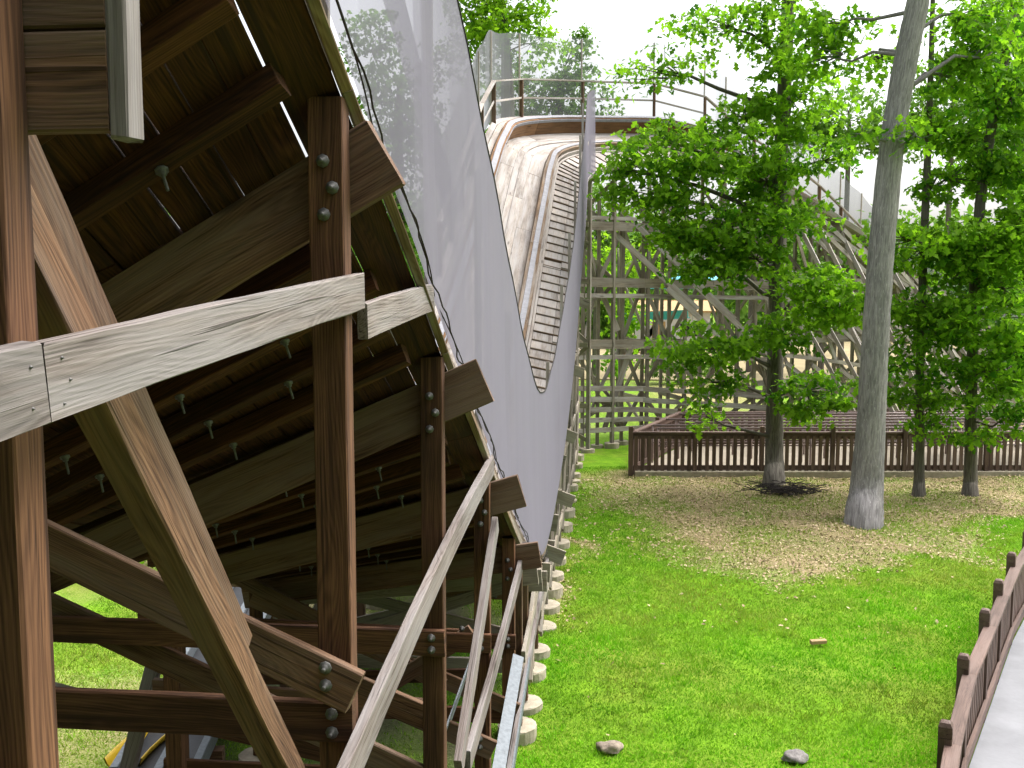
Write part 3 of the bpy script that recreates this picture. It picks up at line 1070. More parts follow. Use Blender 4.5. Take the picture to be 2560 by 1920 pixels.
# ---- outer handrail, its posts and the net posts
TL0, TL1 = t_of_y(19.0), TMAX - 1.0
t = TL0
hp = []
while t < TL1:
    base = FP(t, 2.72, 0.3)
    beam("handrail_post", base - Vector((0, 0, 0.35)), base + Vector((0, 0, 1.02)), 0.05, 0.10, M['brace'], coaster, up=frame(t)[3], ch=0.003)
    q = base - frame(t)[3] * 0.07
    beam("net_post", q - Vector((0, 0, 0.3)), q + Vector((0, 0, 2.25)), 0.035, 0.045, M['tread'], coaster, up=frame(t)[3], ch=0.003)
    hp.append((t, base + Vector((0, 0, 1.04))))
    t += 1.45
for (ta, a), (tb, b) in zip(hp[:-1], hp[1:]):
    beam("handrail", a, b, 0.11, 0.04, M['tread'], coaster, ch=0.003)
    beam("mid_rail", a - Vector((0, 0, 0.5)), b - Vector((0, 0, 0.5)), 0.03, 0.05, M['tread'], coaster, ch=0.003)


def net_sheet(name, t0, t1, soff, base_n, hfun, mat, step=0.25, rows=9, bulge=0.03, lean=0.0, z0=0.0):
    k = int((t1 - t0) / step) + 1
    V, Gc = [], []
    for i in range(k + 1):
        t = t0 + (t1 - t0) * i / k
        R, T, h, nrm, side, N = frame(t)
        b = R + side * soff + N * base_n
        H = hfun(t)
        for j in range(rows + 1):
            f = j / rows
            bl = bulge * math.sin(math.pi * f) * (math.sin(t * 2.1) + 0.6 * math.sin(t * 5.3 + 1))
            V.append(b + Vector((0, 0, z0 + H * f)) + nrm * (bl - lean * f))
            Gc.append((t, f * H, 0))
    Fc = []
    for i in range(k):
        for j in range(rows):
            a = i * (rows + 1) + j
            Fc.append((a, a + rows + 1, a + rows + 2, a + 1))
    return link(name, mesh_from(name, V, Fc, mat, Gc, True), coaster)


tdip = t_of_y(11.2)


def hnet(t):
    d = abs(t - tdip)
    return 1.86 + 0.30 * min(1, d / 4.0) + 0.02 * math.sin(t * 4.3)


net_sheet("safety_net", t_of_y(-0.5), t_of_y(26.3), -0.06, 0.05, hnet, M['net'], bulge=0.013, lean=0.03)
net_sheet("net_hem", t_of_y(-0.5), t_of_y(5.6), -0.02, 0.05, lambda t: 0.32, M['nethem'], rows=2, bulge=0.0, z0=0.74)
net_sheet("safety_net", TL0, TL1, 2.82, 0.25, lambda t: 2.25 + 0.04 * math.cos((t - TL0) / 1.45 * 2 * math.pi), M['netfar'], bulge=0.01)
for y in (1.2, 3.3, 5.15, 7.0, 8.8, 11.0, 13.4, 15.8, 18, 20.3, 22.4, 24.4, 26.2):
    t = t_of_y(y)
    b = FP(t, 0.06, 0.0)
    beam("net_post", b, b + Vector((0, 0, hnet(t) - 0.03)), 0.035, 0.05, M['tread'], coaster, up=LAT, ch=0.003)
    if y > 12:
        t2 = t_of_y(min(26.3, y + 2.1))
        beam("handrail", b + Vector((0, 0, 0.95)), FP(t2, 0.06, 0) + Vector((0, 0, 0.95)), 0.04, 0.09, M['tread'], coaster, ch=0.003)
# top cord and laced bottom cord of the near net
tp = [FP(t, -0.06, 0.05) + Vector((0, 0, hnet(t))) - LAT * 0.03 for t in np.arange(t_of_y(0.5), t_of_y(26.25), 0.35)]
tube("net_cord", tp, 0.008, 6, M['rope'], coaster)
bp = []
for k, t in enumerate(np.arange(t_of_y(1.0), t_of_y(11.5), 0.09)):
    sag = 0.02 * abs(math.sin(t * 3.4)) + 0.005 * math.sin(t * 21)
    bp.append(FP(t, -0.075 - sag, 0.02 + 0.02 * math.sin(t * 9)))
tube("lacing_rope", bp, 0.0042, 5, M['rope'], coaster)
bp = [FP(t, -0.065 - 0.03 * abs(math.sin(t * 2.3 + 1)), 0.06 + 0.03 * math.sin(t * 5)) for t in np.arange(t_of_y(1.0), t_of_y(11.5), 0.09)]
tube("lacing_rope", bp, 0.0035, 5, M['rope'], coaster)

# ---- bents round the turn and down the far drop
t = t_of_y(24.5) + 1.0
n = 0
hist = []
prev = None
while t < TMAX - 1.0:
    R, T, h, nrm, side, N = frame(t)
    A, B = FP(t, 0.1, -0.2), FP(t, 2.3, -0.2)
    mat = M['grey']
    rot_post("support_post", A.x, A.y, 0.1, A.z, 0.10, 0.085, mat, nrm, ch=0)
    rot_post("support_post", B.x, B.y, 0.1, B.z, 0.10, 0.085, mat, nrm, ch=0)
    footing(A.x, A.y, "round concrete footing under the coaster's turn behind the lawn", "concrete footings under the turn")
    beam("cross_ledger", FP(t, -0.1, -0.16), FP(t, 2.7, -0.16), 0.04, 0.2, mat, coaster, up=N, ch=0)
    lv = [z for z in (1.3, 2.96, 4.67, 6.2) if z < A.z - 0.5]
    zs = [0.3] + lv + [A.z - 0.2]
    for z in lv:
        beam("cross_rail", Vector((A.x, A.y, z)) - h * 0.07, Vector((B.x, B.y, z)) - h * 0.07, 0.04, 0.13, mat, coaster, ch=0)
    for k in range(len(zs) - 1):
        a, b = (zs[k], zs[k + 1]) if (k + n) % 2 else (zs[k + 1], zs[k])
        beam("cross_brace", Vector((A.x, A.y, a)) + h * 0.07, Vector((B.x, B.y, b)) + h * 0.07, 0.04, 0.11, mat, coaster, ch=0)
    # raker on the inner side
    if n >= 7:
        rk = 0.55 * A.z
        foot = Vector((A.x, A.y, 0)) + nrm * (rk if n > 5 else rk * 0.8) + h * 0.9
        beam("raking_post", Vector((A.x, A.y, A.z - 0.15)) + h * 0.09, foot + h * 0.09, 0.05, 0.12, M['tread'], coaster, ch=0)
        beam("raking_post", Vector((A.x, A.y, A.z * 0.62)) + h * 0.14, foot + h * 0.14 - nrm * rk * 0.35, 0.05, 0.11, M['tread'], coaster, ch=0)
    if prev is not None and n >= 7:
        PA, PB, pz = prev
        for z in (0.9, 1.3, 1.7, 2.96, 4.67, 6.2):
            if z < min(A.z, PA.z) - 0.4:
                beam("ribbon_board", Vector((PA.x, PA.y, z)) + nrm * 0.08, Vector((A.x, A.y, z)) + nrm * 0.08, 0.05, 0.24 if z > 2 else 0.16, M['tread'] if z > 1.5 else mat, coaster, ch=0)
        for k in range(3):
            f0, f1 = k / 3, (k + 1) / 3
            beam("diagonal_brace", Vector((PA.x, PA.y, 0.2 + (PA.z - 0.4) * f1)) + nrm * 0.12, Vector((A.x, A.y, 0.2 + (A.z - 0.4) * f0)) + nrm * 0.12, 0.035, 0.11, M['tread'] if k % 2 else mat, coaster, ch=0)
        # ribbons that follow the drop of the track
        for f in (0.35, 0.7, 0.93):
            beam("ribbon_board", Vector((PA.x, PA.y, PA.z * f)) + nrm * 0.17, Vector((A.x, A.y, A.z * f)) + nrm * 0.17, 0.035, 0.12, M['tread'], coaster, ch=0)
        if len(hist) > 2 and n >= 9:
            QA = hist[-3]
            for k in range(3):
                f = (k + 1) / 3
                za, zb = QA.z * f - 0.1, max(0.1, QA.z * f - 2.2)
                if zb < A.z - 0.3:
                    beam("diagonal_brace", Vector((QA.x, QA.y, za)) + nrm * 0.21, Vector((A.x, A.y, zb)) + nrm * 0.21, 0.04, 0.13, M['tread'], coaster, ch=0)
    hist.append(A)
    prev = (A, B, zs)
    t += 1.15
    n += 1

# straight row of uprights under the turn, tied by long level beams
ROWP = [(1.95, 27.0), (2.42, 27.55), (3.15, 28.0), (3.75, 28.2), (4.55, 28.45), (5.5, 28.6), (6.6, 28.75), (7.8, 28.95)]
for k, (x, y) in enumerate(ROWP):
    beam("support_post", (x, y, 0.05), (x, y, 6.95 - 0.02 * k), 0.10, 0.10, M['grey'], coaster, up=(1, 0, 0), ch=0)
    footing(x, y, "round concrete footing under the uprights below the coaster's turn", "concrete footings under the turn's uprights")
    if k:
        px_, py_ = ROWP[k - 1]
        zz = [0.4, 1.5, 2.96, 4.67, 6.2]
        for j in range(4):
            a, b = (zz[j], zz[j + 1]) if (j + k) % 2 else (zz[j + 1], zz[j])
            beam("diagonal_brace", (px_, py_ + 0.075, a), (x, y + 0.075, b), 0.035, 0.11, M['grey'] if (j + k) % 3 else M['tread'], coaster, up=(0, 0, 1), ch=0)
for z, drop, hh in ((6.2, 0.0, 0.24), (6.42, 0.0, 0.1), (4.67, 0.12, 0.26), (4.3, 0.1, 0.12), (2.96, 0.2, 0.26), (2.6, 0.2, 0.12), (1.75, 0.45, 0.14), (1.45, 0.5, 0.14), (1.15, 0.45, 0.14), (0.85, 0.35, 0.13), (0.55, 0.2, 0.13)):
    for (xa, ya), (xb, yb), f0, f1 in ((ROWP[0], ROWP[3], 0.0, 0.3), (ROWP[3], ROWP[7], 0.3, 1.0)):
        sh = 0.075 if (xa == ROWP[0][0]) else 0.125
        beam("level_beam", (xa - 0.25 * (f0 == 0), ya - sh - 0.1, z - drop * f0), (xb + 0.2, yb - sh - 0.04, z - drop * f1), 0.045, hh, M['grey'] if hh > 0.2 else M['tread'], coaster, ch=0)
for (x0, z0, x1, z1) in ((2.2, 6.6, 5.3, 3.9), (2.9, 6.8, 6.4, 3.6), (2.1, 5.3, 3.0, 3.3), (4.2, 6.9, 7.6, 4.0), (3.4, 2.9, 2.6, 0.4), (5.2, 4.6, 7.9, 2.2), (4.4, 4.5, 6.2, 2.9)):
    beam("raking_brace", (x0, 27.3 + 0.14 * x0, z0), (x1, 27.3 + 0.14 * x1, z1), 0.04, 0.15, M['tread'], coaster, ch=0)

# ------------------------------------------------------------------ fences


def picket_fence(name, label, pts, post_top, rail_z, picket=(0.16, 0.09), z0=0.07, cap=False, side=1, hi=0.93, mid=True, post_ix=None):
    f = thing(name, label, "fence", None, (pts[0][0], pts[0][1], 0))
    P_ = [Vector((x, y, 0)) for x, y in pts]
    for i, p in enumerate(P_):
        d = (P_[min(i + 1, len(P_) - 1)] - P_[max(i - 1, 0)]).normalized()
        beam("post", p + Vector((0, 0, -0.05)), p + Vector((0, 0, post_top - (0.13 if cap else 0))), 0.1, 0.1, M['fence'], f, up=d, ch=0.006)
        if cap:
            me = lathe_mesh("post_cap", [(0.058, 0.0), (0.058, 0.012), (0.071, 0.014), (0.071, 0.1), (0.05, 0.13), (0.02, 0.14)], 4, M['fence'], False)
            c = link("post_cap", me, f)
            c.location = p + Vector((0, 0, post_top - 0.14)) - f.location
            c.rotation_euler = (0, 0, math.atan2(d.y, d.x) + math.pi / 4)
    for a, b in zip(P_[:-1], P_[1:]):
        d = (b - a).normalized()
        nn = Vector((d.y, -d.x, 0)) * side
        L = (b - a).length
        o = nn * 0.055
        beam("top_rail", a + o + Vector((0, 0, rail_z)), b + o + Vector((0, 0, rail_z)), 0.12, 0.045, M['fence'], f, ch=0.005)
        beam("rail", a + o + Vector((0, 0, rail_z - 0.09)), b + o + Vector((0, 0, rail_z - 0.09)), 0.04, 0.12, M['fence'], f, ch=0.004)
        beam("rail", a + o + Vector((0, 0, z0 + 0.12)), b + o + Vector((0, 0, z0 + 0.12)), 0.04, 0.12, M['fence'], f, ch=0.004)
        nk = int(round((L - 0.1) / picket[0]))
        q = nn * 0.012
        for k in range(nk):
            x = 0.05 + (L - 0.1) * (k + 0.5) / nk
            c = a + d * x + q
            jz = rng.uniform(-0.008, 0.008)
            beam("picket", c + Vector((0, 0, z0 + 0.04)), c + Vector((0, 0, hi * rail_z + jz)), 0.025, picket[1], M['fence'], f, up=d, ch=0.003)
    return f


QX = [2.85, 4.39, 6.0, 7.7, 9.43, 11.4, 13.2, 15.0]
picket_fence("picket_fence", "long brown picket fence standing on a concrete kerb behind the tree trunks", [(x, 23.28) for x in QX], 1.2, 1.04, side=-1)
kb = flat_slab("kerb", [(2.95, 23.12), (15.5, 23.12), (15.5, 23.345), (2.95, 23.345)], -0.1, 0.12, M['concrete'])
picket_fence("picket_fence", "short brown picket fence running back from the corner post of the queue yard", [(2.9, 23.42), (3.8, 25.35), (4.7, 27.25)], 1.15, 1.05)
picket_fence("picket_fence", "brown picket fence closing the rear of the queue yard, behind all its rails", [(4.8, 27.3), (5.6, 27.32), (7.2, 27.35), (8.9, 27.4), (10.6, 27.45), (12.3, 27.5), (14, 27.55)], 1.12, 1.03, picket=(0.2, 0.1))
picket_fence("picket_fence", "brown picket fence with capped posts along the concrete path at lower right", RF, 1.20, 1.0, picket=(0.135, 0.085), cap=True, side=1, hi=1.0)
for k, (y, x0) in enumerate(((23.95, 3.6), (24.5, 3.55), (25.05, 4.3), (25.65, 3.95), (26.2, 4.85), (26.75, 4.5))):
    r = thing("queue_railing", "%s brown pipe railing counted back from the front picket fence" % ("first second third fourth fifth sixth".split()[k]), "railing", "parallel pipe railings in the queue yard", (x0, y, 0.1))
    tube("top_rail", [(x0, y, 1.05), (16, y + 0.25, 1.05)], 0.028, 8, M['pipe'], r)
    tube("mid_rail", [(x0, y, 0.62), (16, y + 0.25, 0.62)], 0.02, 8, M['pipe'], r)
    x = x0
    while x < 16:
        yy = y + 0.25 * (x - x0) / (16 - x0)
        tube("post", [(x, yy, 0.08), (x, yy, 1.04)], 0.024, 8, M['pipe'], r)
        x += 1.9

# ------------------------------------------------------------------ trees
LT = np.array([(0, 0, 0), (-0.10, 0.14, 0.02), (-0.27, 0.30, 0.05), (-0.15, 0.44, 0.03), (-0.36, 0.62, 0.07), (-0.16, 0.78, 0.02), (0, 1.0, -0.05),
               (0.16, 0.78, 0.02), (0.36, 0.62, 0.07), (0.15, 0.44, 0.03), (0.27, 0.30, 0.05), (0.10, 0.14, 0.02)])
LF = [(0, 6, 5, 4, 3, 2, 1), (0, 11, 10, 9, 8, 7, 6)]
LT2 = np.array([(0, 0, 0), (-0.32, 0.45, 0.06), (0, 1.0, -0.04), (0.32, 0.45, 0.06)])
LF2 = [(0, 3, 2, 1)]


def leaves(name, pts, size, tint, mat, parent, full=True, tilt=0.75, up=None):
    n_ = len(pts)
    T_, F_ = (LT, LF) if full else (LT2, LF2)
    az = nr.uniform(0, 2 * np.pi, n_)
    tl = nr.normal(0, tilt, n_) - 0.25
    rl_ = nr.normal(0, tilt * 0.8, n_)
    ca, sa, ct, st, cr, sr = np.cos(az), np.sin(az), np.cos(tl), np.sin(tl), np.cos(rl_), np.sin(rl_)
    # columns of rotation: local x (across), y (along), z (normal)
    Rz = np.zeros((n_, 3, 3)); Rz[:, 0, 0] = ca; Rz[:, 0, 1] = -sa; Rz[:, 1, 0] = sa; Rz[:, 1, 1] = ca; Rz[:, 2, 2] = 1
    Rx = np.zeros((n_, 3, 3)); Rx[:, 0, 0] = 1; Rx[:, 1, 1] = ct; Rx[:, 1, 2] = -st; Rx[:, 2, 1] = st; Rx[:, 2, 2] = ct
    Ry = np.zeros((n_, 3, 3)); Ry[:, 1, 1] = 1; Ry[:, 0, 0] = cr; Ry[:, 0, 2] = sr; Ry[:, 2, 0] = -sr; Ry[:, 2, 2] = cr
    Rm = Rz @ Rx @ Ry
    sz = size * nr.uniform(0.5, 1.45, n_)
    V = np.einsum('nij,kj->nki', Rm, T_) * sz[:, None, None] + pts[:, None, :]
    k = len(T_)
    V = V.reshape(-1, 3)
    base = (np.arange(n_) * k)[:, None]
    loops = np.concatenate([base + np.array(f)[None, :] for f in LF], 1) if full else base + np.array(LF2[0])[None, :]
    sizes = np.tile([len(f) for f in F_], n_)
    if parent is not None:
        V = V - np.array(parent.location)[None, :]
    me = fast_mesh(name, V, loops.ravel(), sizes, mat, np.repeat(tint, k))
    return link(name, me, parent)


def spray_points(c, r, n_, sub=None, thick=0.055, rad=0.5):
    """leaf positions: flat sprays scattered through an ellipsoid"""
    area = math.pi * r[0] * max(r[1], r[2])
    sub = sub or max(3, int(area / (rad * rad) * 2.6))
    d = nr.normal(size=(sub, 3))
    d /= np.linalg.norm(d, axis=1)[:, None]
    rr = nr.uniform(0.15, 1.05, sub) ** 0.5
    cs = np.array(c) + d * rr[:, None] * np.array(r)
    ix = nr.integers(0, sub, n_)
    a = nr.uniform(0, 2 * np.pi, n_)
    q = np.sqrt(nr.uniform(0, 1, n_)) * rad * nr.uniform(0.5, 1.3, sub)[ix]
    droop = nr.uniform(-0.3, 0.25, sub)[ix]
    p = cs[ix] + np.stack([np.cos(a) * q, np.sin(a) * q, nr.normal(0, thick, n_) + droop * q - 0.1 * q * q], -1)
    t = np.clip(nr.normal(0.45, 0.2, n_) + nr.normal(0, 0.13, sub)[ix], 0, 1)
    return p, t, cs


def tree(name, label, trunk_pts, trunk_r, clumps, bark_mat, leaf_mat, leaf_size=0.165, dens=600, cat="tree", sides=14, full=True, group=None, tilt=0.75, limbs=True):
    base = Vector(trunk_pts[0])
    trunk_pts = [(base.x, base.y, -0.35)] + list(trunk_pts)
    trunk_r = [trunk_r[0] * 1.15] + list(trunk_r)
    T = thing(name, label, cat, group, (base.x, base.y, 0))
    # smooth trunk
    k = 10
    tp_, tr_ = [], []
    pts = [np.array(p) for p in trunk_pts]
    for i in range(len(pts) - 1):
        for j in range(k):
            f = j / k
            tp_.append(pts[i] * (1 - f) + pts[i + 1] * f)
            tr_.append(trunk_r[i] * (1 - f) + trunk_r[i + 1] * f)
    tp_.append(pts[-1]); tr_.append(trunk_r[-1])
    tp_ = np.array(tp_)
    ker = np.ones(7) / 7
    sm = np.stack([np.convolve(np.pad(tp_[:, c], 3, 'edge'), ker, 'valid') for c in range(3)], -1)
    sm[0], sm[-1] = tp_[0], tp_[-1]
    tr_ = np.convolve(np.pad(np.array(tr_), 3, 'edge'), ker, 'valid')
    tr_[0] = trunk_r[0]
    parts = [tube_data([Vector(p) for p in sm], tr_, sides, 0.035)]
    allp, allt = [], []
    for cl in clumps:
        c, r, d, tone = cl
        area = math.pi * r[0] * r[2]
        n_ = int(area * dens * d) + 12
        p, t_, cs = spray_points(c, r, n_)
        allp.append(p)
        allt.append(np.clip(t_ + tone, 0, 1))
        if limbs:
            # limb: leaves the trunk below the clump
            tz = c[2] - 0.25 * abs(c[0] - base.x) - 0.15
            zi = int(np.argmin(np.abs(sm[:, 2] - tz)))
            s0 = sm[zi]
            r0 = min(tr_[zi] * 0.4, 0.02 + 0.016 * np.linalg.norm(np.array(c) - s0))
            mid_ = s0 * 0.45 + np.array(c) * 0.55 + np.array([0, 0, 0.12]) + nr.normal(0, 0.12, 3)
            q = [s0, s0 * 0.75 + mid_ * 0.25 + nr.normal(0, 0.04, 3), mid_, mid_ * 0.5 + np.array(c) * 0.5 + nr.normal(0, 0.08, 3), np.array(c)]
            parts.append(tube_data([Vector(v) for v in q], [r0, r0 * 0.85, r0 * 0.65, r0 * 0.5, r0 * 0.3], 6))
            for e in cs[:: max(1, len(cs) // 9)]:
                m2 = (np.array(c) + e) / 2 + nr.normal(0, 0.06, 3)
                parts.append(tube_data([Vector(mid_ * 0.4 + np.array(c) * 0.6), Vector(m2), Vector(e)], [0.013, 0.009, 0.004], 4))
    V, Gc, Fc = join_data(parts)
    V = [v - T.location for v in V]
    link("trunk", mesh_from("trunk", V, Fc, bark_mat, Gc, True), T)
    if allp:
        leaves("crown", np.concatenate(allp), leaf_size, np.concatenate(allt), leaf_mat, T, full, tilt)
    return T


def C(px, py, D, wx, wy, d=1.0, tone=0.0, depth=None):
    c = P(px, py, D)
    k = D / F
    return ((c.x, c.y, c.z), (wx * k, (depth or max(0.5, min(1.4, wx * k * 0.6))), wy * k), d, tone)


def TP_(lst):
    return [tuple(P(x, y, d)) for x, y, d in lst]


t1 = [C(1800, 60, 22.5, 130, 65, 0.45), C(1985, 240, 22, 100, 130, 0.8, 0.12), C(1650, 175, 22, 110, 60, 0.32), C(1735, 375, 21.5, 220, 80, 0.9, 0.02),
      C(1620, 480, 21.5, 120, 50, 0.9, 0.05), C(1800, 560, 21.5, 180, 75, 1.05, -0.03), C(1770, 680, 21.5, 120, 35, 0.8), C(2060, 740, 21.2, 130, 95, 1.0, 0.15),
      C(1770, 870, 21.5, 130, 60, 1.0, 0.03), C(1790, 955, 21.5, 90, 35, 0.6), C(2030, 985, 21.5, 90, 75, 0.8, -0.05), C(1765, 1040, 22, 28, 45, 0.6),
      C(1910, 450, 22.5, 120, 70, 0.9, -0.08), C(2020, 540, 22, 90, 50, 0.5), C(1880, 640, 21.7, 90, 55, 0.8), C(2075, 400, 22.3, 70, 50, 0.4, -0.1),
      C(1560, 420, 21.6, 60, 35, 0.6), C(1950, 40, 22.5, 90, 80, 0.5), C(1850, 290, 22, 100, 45, 0.5), C(1960, 840, 21.5, 90, 50, 0.6), C(1690, 590, 21.4, 70, 40, 0.8)]
tree("oak_tree", "tall slim dark-trunked tree with a brush pile at its foot before the fence", [tuple(G(1935, 1212))] + TP_([(1936, 1150, 22.7), (1937, 900, 22.7), (1945, 500, 22.7), (1962, 200, 22.7), (1975, -120, 22.7), (1985, -500, 22.7)]),
     [0.27, 0.21, 0.175, 0.168, 0.155, 0.13, 0.07], t1, M['bark_dark'], M['leaf'], sides=18)
t2 = [C(2090, 60, 20.4, 120, 60, 0.6), C(2420, 40, 19.6, 140, 60, 0.6), C(2060, 140, 20.2, 90, 50, 0.45), C(2370, 190, 19.6, 80, 50, 0.5), C(2480, 130, 19.3, 90, 70, 0.65, 0),
      C(2190, 150, 20.6, 60, 50, 0.45), C(2220, -180, 19.6, 300, 90, 0.5), C(2150, 330, 18.6, 60, 30, 0.3), C(2290, 330, 18.4, 60, 40, 0.4)]
tree("oak_tree", "thick leaning pale grey trunk standing alone in the leaf litter", [tuple(G(2158, 1310))] + TP_([(2166, 1230, 18.9), (2176, 1080, 18.9), (2188, 850, 18.9), (2205, 600, 18.9), (2230, 350, 18.9), (2264, 150, 18.9), (2300, -20, 18.9), (2360, -400, 18.9)]),
     [0.37, 0.315, 0.27, 0.25, 0.235, 0.225, 0.215, 0.2, 0.14], t2, M['bark_grey'], M['leaf'], sides=28)
t3 = [C(2340, 330, 21.2, 110, 60, 0.6), C(2390, 450, 21.2, 110, 60, 0.7, -0.05), C(2310, 620, 20.8, 110, 55, 0.9), C(2290, 770, 20.8, 100, 45, 0.9, -0.05), C(2350, 830, 20.6, 110, 50, 0.9, 0.05),
      C(2290, 910, 20.6, 90, 45, 0.7), C(2320, 1000, 20.6, 100, 50, 0.8, -0.06), C(2340, 1060, 20.6, 60, 30, 0.5), C(2180, 960, 21.6, 50, 40, 0.4)]
tree("young_tree", "thin dark tree just right of the thick grey trunk", [tuple(G(2297, 1240))] + TP_([(2298, 1200, 21.2), (2300, 900, 21.2), (2310, 600, 21.2), (2325, 250, 21.2), (2335, -100, 21.2)]),
     [0.16, 0.11, 0.09, 0.085, 0.065, 0.04], t3, M['bark_mid'], M['leaf'], sides=12)
t4 = [C(2470, 600, 20.6, 150, 70, 1.1, 0.15), C(2520, 420, 21, 80, 80, 0.8, -0.1), C(2470, 800, 20.6, 150, 65, 1.1, 0.08), C(2510, 715, 21, 80, 40, 0.8, -0.12), C(2470, 930, 20.6, 120, 60, 0.9, -0.08),
      C(2520, 1020, 20.6, 70, 50, 0.9, -0.12), C(2440, 1085, 20.6, 38, 36, 0.8, -0.05), C(2530, 250, 21, 80, 90, 0.8, -0.1), C(2420, 200, 21, 90, 60, 0.6), C(2500, 60, 21, 90, 70, 0.7, 0.05), C(2560, 560, 20.4, 60, 120, 0.9), C(2250, 590, 20.2, 90, 50, 0.8, 0.12), C(2400, 680, 21, 80, 45, 0.7, -0.1), C(2420, 330, 21, 60, 60, 0.5, -0.1)]
tr4 = tree("young_tree", "thin dark tree farther right, with a forked limb and layered bright leaves", [tuple(G(2425, 1240))] + TP_([(2426, 1200, 21.2), (2430, 900, 21.2), (2440, 620, 21.2), (2455, 460, 21.2), (2482, 300, 21.2), (2530, 50, 21.2), (2560, -200, 21.2)]),
     [0.19, 0.14, 0.115, 0.11, 0.105, 0.10, 0.08, 0.05], t4, M['bark_mid'], M['leaf'], sides=12)
t5 = [C(2520, 660, 26, 120, 90, 0.9, -0.1), C(2540, 900, 25.5, 110, 90, 1.0, -0.12), C(2400, 760, 26, 90, 60, 0.5, -0.1), C(2550, 400, 26, 110, 110, 0.8, -0.05), C(2560, 150, 26, 120, 130, 0.7), C(2620, 700, 25, 140, 300, 0.6)]
tree("shade_tree", "dark leafy tree at the right edge, behind the thin trees", [tuple(G(2590, 1120))] + TP_([(2588, 900, 27.0), (2570, 500, 27.0), (2550, 150, 27.0), (2545, -200, 27)]), [0.3, 0.24, 0.2, 0.16, 0.06], t5, M['bark_mid'], M['leaf_dark'], sides=12)

# trees beyond the coaster
tb = [C(1270, 40, 42, 110, 60, 0.9, 0.1), C(1340, 110, 42, 90, 50, 0.6, 0.1), C(1200, 130, 42, 70, 90, 1.0), C(1290, -60, 42, 130, 70, 0.9), C(1230, 60, 41, 60, 60, .9, .1), C(1180, 0, 42, 70, 80, 0.9)]
tree("maple_tree", "bright green tree rising behind the turn, its bare fork showing against the sky", TP_([(1275, 900, 42), (1270, 300, 42), (1268, 200, 42), (1262, 60, 42), (1250, -40, 42)]), [0.4, 0.3, 0.26, 0.16, 0.06], tb, M['bark_mid'], M['leaf_light'], 0.22, 190, full=False)
tb = [C(1330, 230, 47, 110, 70, 1.0, -.05), C(1450, 140, 47, 50, 60, 0.5, 0), C(1430, 240, 47, 90, 70, 0.9, -.1), C(1300, 320, 47, 100, 50, 1), C(1400, 330, 47, 130, 45, 0.8), C(1500, 300, 47, 60, 40, 0.6, 0), C(1465, 90, 47, 22, 30, 0.8)]
tree("maple_tree", "grey-green tree seen through the netting at the top of the turn", TP_([(1400, 900, 47), (1395, 350, 47), (1400, 200, 47)]), [0.4, 0.3, 0.08], tb, M['bark_mid'], M['leaf_far'], 0.24, 170, full=False)
tb = [C(930, 120, 40, 70, 110, 0.9), C(1010, 260, 40, 110, 90, 1.0, -0.1), C(1080, 160, 40, 50, 60, 0.6), C(960, 370, 40, 130, 70, 1.0, -0.1), C(1090, 380, 40, 90, 90, 0.9, -.1), C(900, 520, 40, 140, 100, 1), C(1050, 560, 40, 110, 90, 1)]
tree("shade_tree", "shadowy tree showing through the near net beside the underside of the track", TP_([(985, 1100, 40), (990, 500, 40), (1000, 200, 40)]), [0.45, 0.32, 0.1], tb, M['bark_mid'], M['leaf_far'], 0.22, 200, full=False)
tb = [C(1560, 800, 38, 60, 90, 0.8, 0.05), C(1540, 900, 37, 50, 45, 0.9), C(1500, 640, 40, 70, 60, 0.7, 0.1), C(1610, 650, 42, 80, 50, 0.5, 0.1)]
tree("small_tree", "small light green tree behind the braces at the foot of the turn", TP_([(1545, 1020, 37), (1548, 800, 37.5), (1545, 620, 38)]), [0.1, 0.08, 0.03], tb, M['bark_mid'], M['leaf_light'], 0.2, 200, full=False)
tb = [((-6.9, 16.5, 1.0), (0.9, 0.8, 0.9), 1.2, 0.1), ((-5.6, 17.2, 0.7), (0.9, 0.8, 0.7), 1.2, 0.05), ((-6.2, 15.4, 0.5), (0.6, 0.5, 0.5), 1.2, 0.1)]
tree("garden_shrub", "low green shrub on the grass glimpsed under the left side of the track", [(-6.3, 16.5, 0), (-6.3, 16.5, 0.8)], [0.05, 0.02], tb, M['bark_mid'], M['leaf'], 0.13, 330, cat="shrub")

bgt = [(1490, 560, 46, 75, 110, "pale green tree behind the uprights at the start of the turn"), (1640, 600, 50, 90, 80, "round light tree behind the middle of the turn's bracing"), (1880, 570, 52, 110, 70, "broad light tree behind the drop, left of the dark trunk's foot"),
       (2060, 640, 50, 100, 90, "light tree behind the drop between the dark trunk and the thick grey trunk"), (2300, 690, 48, 110, 110, "light tree behind the thin trunks at the right"), (2480, 820, 44, 100, 90, "low light tree behind the queue yard at the far right"), (1700, 900, 46, 80, 40, "low bushy tree behind the queue yard near its left end"),
       (2120, 300, 52, 130, 90, "tall pale tree showing in the sky left of the thick leaning trunk"), (2380, 260, 54, 120, 130, "tall pale tree showing in the sky between the thin trunks"), (2530, 330, 56, 120, 140, "tall pale tree at the right edge behind the dark leafy one")]
for px, py, D, wx, wy, lab in bgt:
    g = P(px, py, D)
    tree("park_tree", lab, [(g.x, g.y, 0), (g.x + 0.1, g.y, max(0.5, g.z - 0.5)), (g.x, g.y, g.z + 0.5)], [0.16, 0.12, 0.04], [C(px, py, D, wx, wy, 1.0, 0.1), C(px - wx * 0.6, py + wy * 0.5, D, wx * 0.6, wy * 0.6, 0.9), C(px + wx * 0.6, py + wy * 0.45, D, wx * 0.6, wy * 0.6, 0.9, 0.05)], M['bark_mid'], M['leaf_far'], 0.24, 170, full=False, group="light trees behind the turn")

